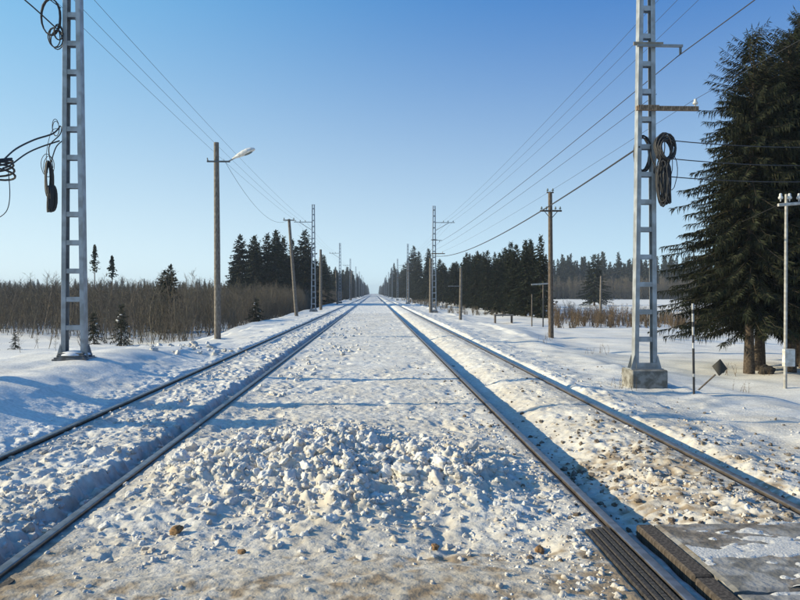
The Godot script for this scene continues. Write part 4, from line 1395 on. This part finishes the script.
	for k in sp.size():
		var t := part("sapling", sap[k % 5], M.twig, null, Transform3D(Basis(Vector3.UP, k * 1.7).scaled(Vector3.ONE * (0.32 + 0.08 * (k % 4))), Vector3(sp[k][0], ground_y(sp[k][0], sp[k][1]), -sp[k][1])))
		tag(t, "%s of the bare saplings standing free before the left thicket" % w[k], "sapling", "free standing saplings")
	# two spindly pines rising above the thicket
	for a in [[-31.5, 80.0, 7.9, "taller spindly pine rising over the left thicket beside the mast"], [-29.6, 80.0, 6.6, "shorter leaning pine rising over the left thicket beside the mast"]]:
		var t := thing("pine_tree", a[3], "tree", Vector3(a[0], ground_y(a[0], a[1]), -a[1]))
		var mb := MB.new()
		var H: float = a[2]
		mb.tube([Vector3(0, -0.2, 0), Vector3(0.1, H * 0.5, 0), Vector3(0.25 if H < 7 else 0.05, H, 0)], [0.07, 0.055, 0.02], 6, Color(0.11, 0.08, 0.06))
		part("trunk", mb, M.bark, t)
		var cr := MB.new()
		for k in 420:
			var f := pow(rng.randf(), 0.8)
			var y := H * (0.62 + 0.38 * f)
			var rr := 0.75 * (1.08 - f) * rng.randf()
			var an := rng.randf() * TAU
			var p := Vector3(cos(an) * rr + 0.12, y + rr * 0.15 + rng.randfn() * 0.06, sin(an) * rr)
			if int(y * 2.6) % 2 == 0 and rr > 0.25: continue
			var u := Vector3(rng.randfn(), rng.randfn() * 0.6, rng.randfn()).normalized() * 0.17
			var vv := u.cross(Vector3(rng.randfn(), rng.randfn(), rng.randfn())).normalized() * 0.08
			cr.quad(p - u, p + vv, p + u, p - vv, Color(0.045, 0.055, 0.035) * rng.randf_range(0.8, 1.3))
		part("crown", cr, M.needles, t)
	# dry weeds poking through the snow on the right, each a tuft
	var weed := bare_mesh(rng, 0.5, 5, 5, 0.005, 0.5)
	var ws := [[5.05, 14.2, "dry weed tuft left of the concrete block"], [5.2, 14.0, "dry weed tuft touching the concrete block"], [7.9, 24.0, "dry weed tuft on the shoulder behind the mast"], [7.2, 23.0, "dry weed tuft on the shoulder left of the mast"], [6.6, 27.0, "dry weed tuft before the tall wooden pole"], [7.6, 30.5, "dry weed tuft at the tall wooden pole's foot"], [10.9, 19.0, "dry weed tuft at the big spruces' trunks"], [8.6, 16.0, "dry weed tuft behind the tilted sign"], [9.9, 19.2, "dry weed tuft left of the big spruces"]]
	for k in ws.size():
		tag(part("dry_weed", weed, M.twig_red, null, Transform3D(Basis(Vector3.UP, k * 2.1).scaled(Vector3.ONE * (0.6 + 0.15 * (k % 3))), Vector3(ws[k][0], ground_y(ws[k][0], ws[k][1]), -ws[k][1]))), ws[k][2], "weed", "dry weeds")
	var st := chunk_mesh(rng, 2, 8, 0.2, Color(0.05, 0.04, 0.035))
	tag(part("dark_stump", st, M.bark, null, Transform3D(Basis().scaled(Vector3(0.19, 0.24, 0.19)), Vector3(11.05, ground_y(11.05, 19.3) + 0.1, -19.3))), "dark low stump between the big spruces' trunks", "stump")

# ---------------------------------------------------------------- sky
func sky_image(sun: Vector3) -> Image:
	var W := 512; var H := 256
	var im := Image.create(W, H, false, Image.FORMAT_RGBF)
	for r in H:
		var e := PI * 0.5 - PI * (r + 0.5) / H
		for q in W:
			var az := TAU * (q + 0.5) / W
			var dir := Vector3(sin(az) * cos(e), sin(e), -cos(az) * cos(e))
			var up := maxf(dir.y, 0.0)
			var ph := 0.5 + 0.5 * dir.dot(sun)
			var t := pow(1.0 - minf(up / 0.52, 1.0), 1.8)
			var k := ss(0.25, 0.95, ph)
			var z := Color(0.004, 0.118, 0.41).lerp(Color(0.12, 0.40, 0.66), k * k)
			z = z.lerp(Color(0.020, 0.09, 0.32), ss(0.45, 1.0, up) * 0.8)
			var hz := Color(0.50, 0.70, 0.79).lerp(Color(0.70, 0.82, 0.82), k)
			var c := z.lerp(hz, t)
			c += Color(1.0, 0.92, 0.8) * (0.35 * pow(ph, 24.0))
			im.set_pixel(q, r, c)
	return im

# ---------------------------------------------------------------- scene
func _ready() -> void:
	# camera
	var cam := Camera3D.new()
	cam.name = "camera"
	add_child(cam)
	cam.position = Vector3(0, 1.68, 0)
	cam.rotation_degrees = Vector3(-0.573, -2.13, 0)
	cam.fov = 46.4
	cam.near = 0.05
	cam.far = 9000.0
	cam.current = true
	# sun: low on the left
	var el := deg_to_rad(20.5)
	var az := deg_to_rad(-86.0)
	var sun_dir := Vector3(sin(az) * cos(el), sin(el), -cos(az) * cos(el))
	var sun := DirectionalLight3D.new()
	sun.name = "sun"
	add_child(sun)
	sun.look_at_from_position(Vector3.ZERO, -sun_dir)
	sun.light_energy = 1.6
	sun.light_color = Color(1.0, 0.94, 0.79)
	sun.light_angular_distance = 0.55
	sun.shadow_enabled = true
	# sky, haze and exposure
	var env := Environment.new()
	env.background_mode = Environment.BG_SKY
	var sky := Sky.new()
	var pm := PanoramaSkyMaterial.new()
	pm.panorama = ImageTexture.create_from_image(sky_image(sun_dir))
	sky.sky_material = pm
	env.sky = sky
	env.tonemap_mode = Environment.TONE_MAPPER_LINEAR
	env.tonemap_exposure = 1.32
	env.sdfgi_enabled = true
	env.ssao_enabled = true
	env.ssil_enabled = true
	env.fog_enabled = true
	env.fog_density = 0.0004
	env.fog_light_color = Color(0.86, 0.92, 1.0)
	var we := WorldEnvironment.new()
	we.name = "environment"
	we.environment = env
	add_child(we)

	# noise
	na.noise_type = FastNoiseLite.TYPE_SIMPLEX_SMOOTH; na.frequency = 0.35; na.fractal_octaves = 3; na.seed = 1
	nb.noise_type = FastNoiseLite.TYPE_SIMPLEX_SMOOTH; nb.frequency = 2.6; nb.fractal_octaves = 3; nb.seed = 2
	nc.noise_type = FastNoiseLite.TYPE_CELLULAR; nc.frequency = 6.0; nc.fractal_type = FastNoiseLite.FRACTAL_NONE; nc.cellular_return_type = FastNoiseLite.RETURN_DISTANCE; nc.seed = 3
	nd.noise_type = FastNoiseLite.TYPE_SIMPLEX_SMOOTH; nd.frequency = 1.1; nd.fractal_octaves = 3; nd.seed = 4
	ne.noise_type = FastNoiseLite.TYPE_SIMPLEX_SMOOTH; ne.frequency = 9.0; ne.fractal_octaves = 3; ne.seed = 6
	nf.noise_type = FastNoiseLite.TYPE_CELLULAR; nf.frequency = 13.0; nf.fractal_type = FastNoiseLite.FRACTAL_NONE; nf.cellular_return_type = FastNoiseLite.RETURN_CELL_VALUE; nf.seed = 9

	# materials
	var grain := noise_tex(0.02, 4, 512, 11, Color(0.90, 0.90, 0.90), Color(1, 1, 1), 0.25, 0.75)
	var grain_n := noise_tex(0.035, 5, 512, 12, Color.BLACK, Color.WHITE, 0, 1, true, 6.0)
	mat("snow", Color.WHITE, 0.85, 0.0, grain, 1.3, grain_n, 0.55)
	mat("snow_chunk", Color.WHITE, 0.8, 0.0, grain, 2.7, grain_n, 0.6)
	var speck := noise_tex(0.03, 5, 512, 13, Color(0.6, 0.6, 0.6), Color(1, 1, 1), 0.3, 0.7)
	mat("stone", Color.WHITE, 0.9, 0.0, speck, 3.0, grain_n, 0.7)
	mat("concrete", Color.WHITE, 0.9, 0.0, noise_tex(0.01, 6, 512, 18, Color(0.72, 0.71, 0.69), Color(1, 1, 1), 0.3, 0.7), 0.9, grain_n, 0.4)
	var soft := noise_tex(0.008, 4, 512, 17, Color(0.86, 0.85, 0.83), Color(1, 1, 1), 0.3, 0.7)
	var streak := noise_tex(0.012, 4, 512, 14, Color(0.62, 0.6, 0.58), Color(1, 1, 1), 0.3, 0.7)
	var w := mat("wood", Color.WHITE, 0.9, 0.0, streak, 1.0, grain_n, 0.6)
	w.uv1_scale = Vector3(6.0, 0.7, 6.0)
	mat("steel", Color.WHITE, 0.5, 0.3, soft, 0.6)
	mat("paint", Color.WHITE, 0.6, 0.0, soft, 1.5)
	mat("rail", Color.WHITE, 0.4, 0.6, soft, 2.0)
	mat("rust", Color.WHITE, 0.9, 0.0, speck, 4.0)
	mat("cable", lin(0.025, 0.025, 0.028), 0.7).vertex_color_use_as_albedo = false
	mat("glass", lin(0.12, 0.15, 0.14), 0.25).vertex_color_use_as_albedo = false
	mat("porcelain", lin(0.5, 0.5, 0.49), 0.3).vertex_color_use_as_albedo = false
	mat("bark", Color.WHITE, 0.95, 0.0, streak, 2.0, grain_n, 0.8)
	var nl := mat("needles", Color.WHITE, 0.7)
	nl.metallic_specular = 0.3
	mat("twig", Color.WHITE, 0.9)
	mat("twig_red", Color(1.0, 0.93, 0.85), 0.9)

	build_ground()
	build_rails()
	build_crossing()
	build_masts()
	build_poles()
	print("structures")
	build_forest()
	build_chunks()
	print("done")
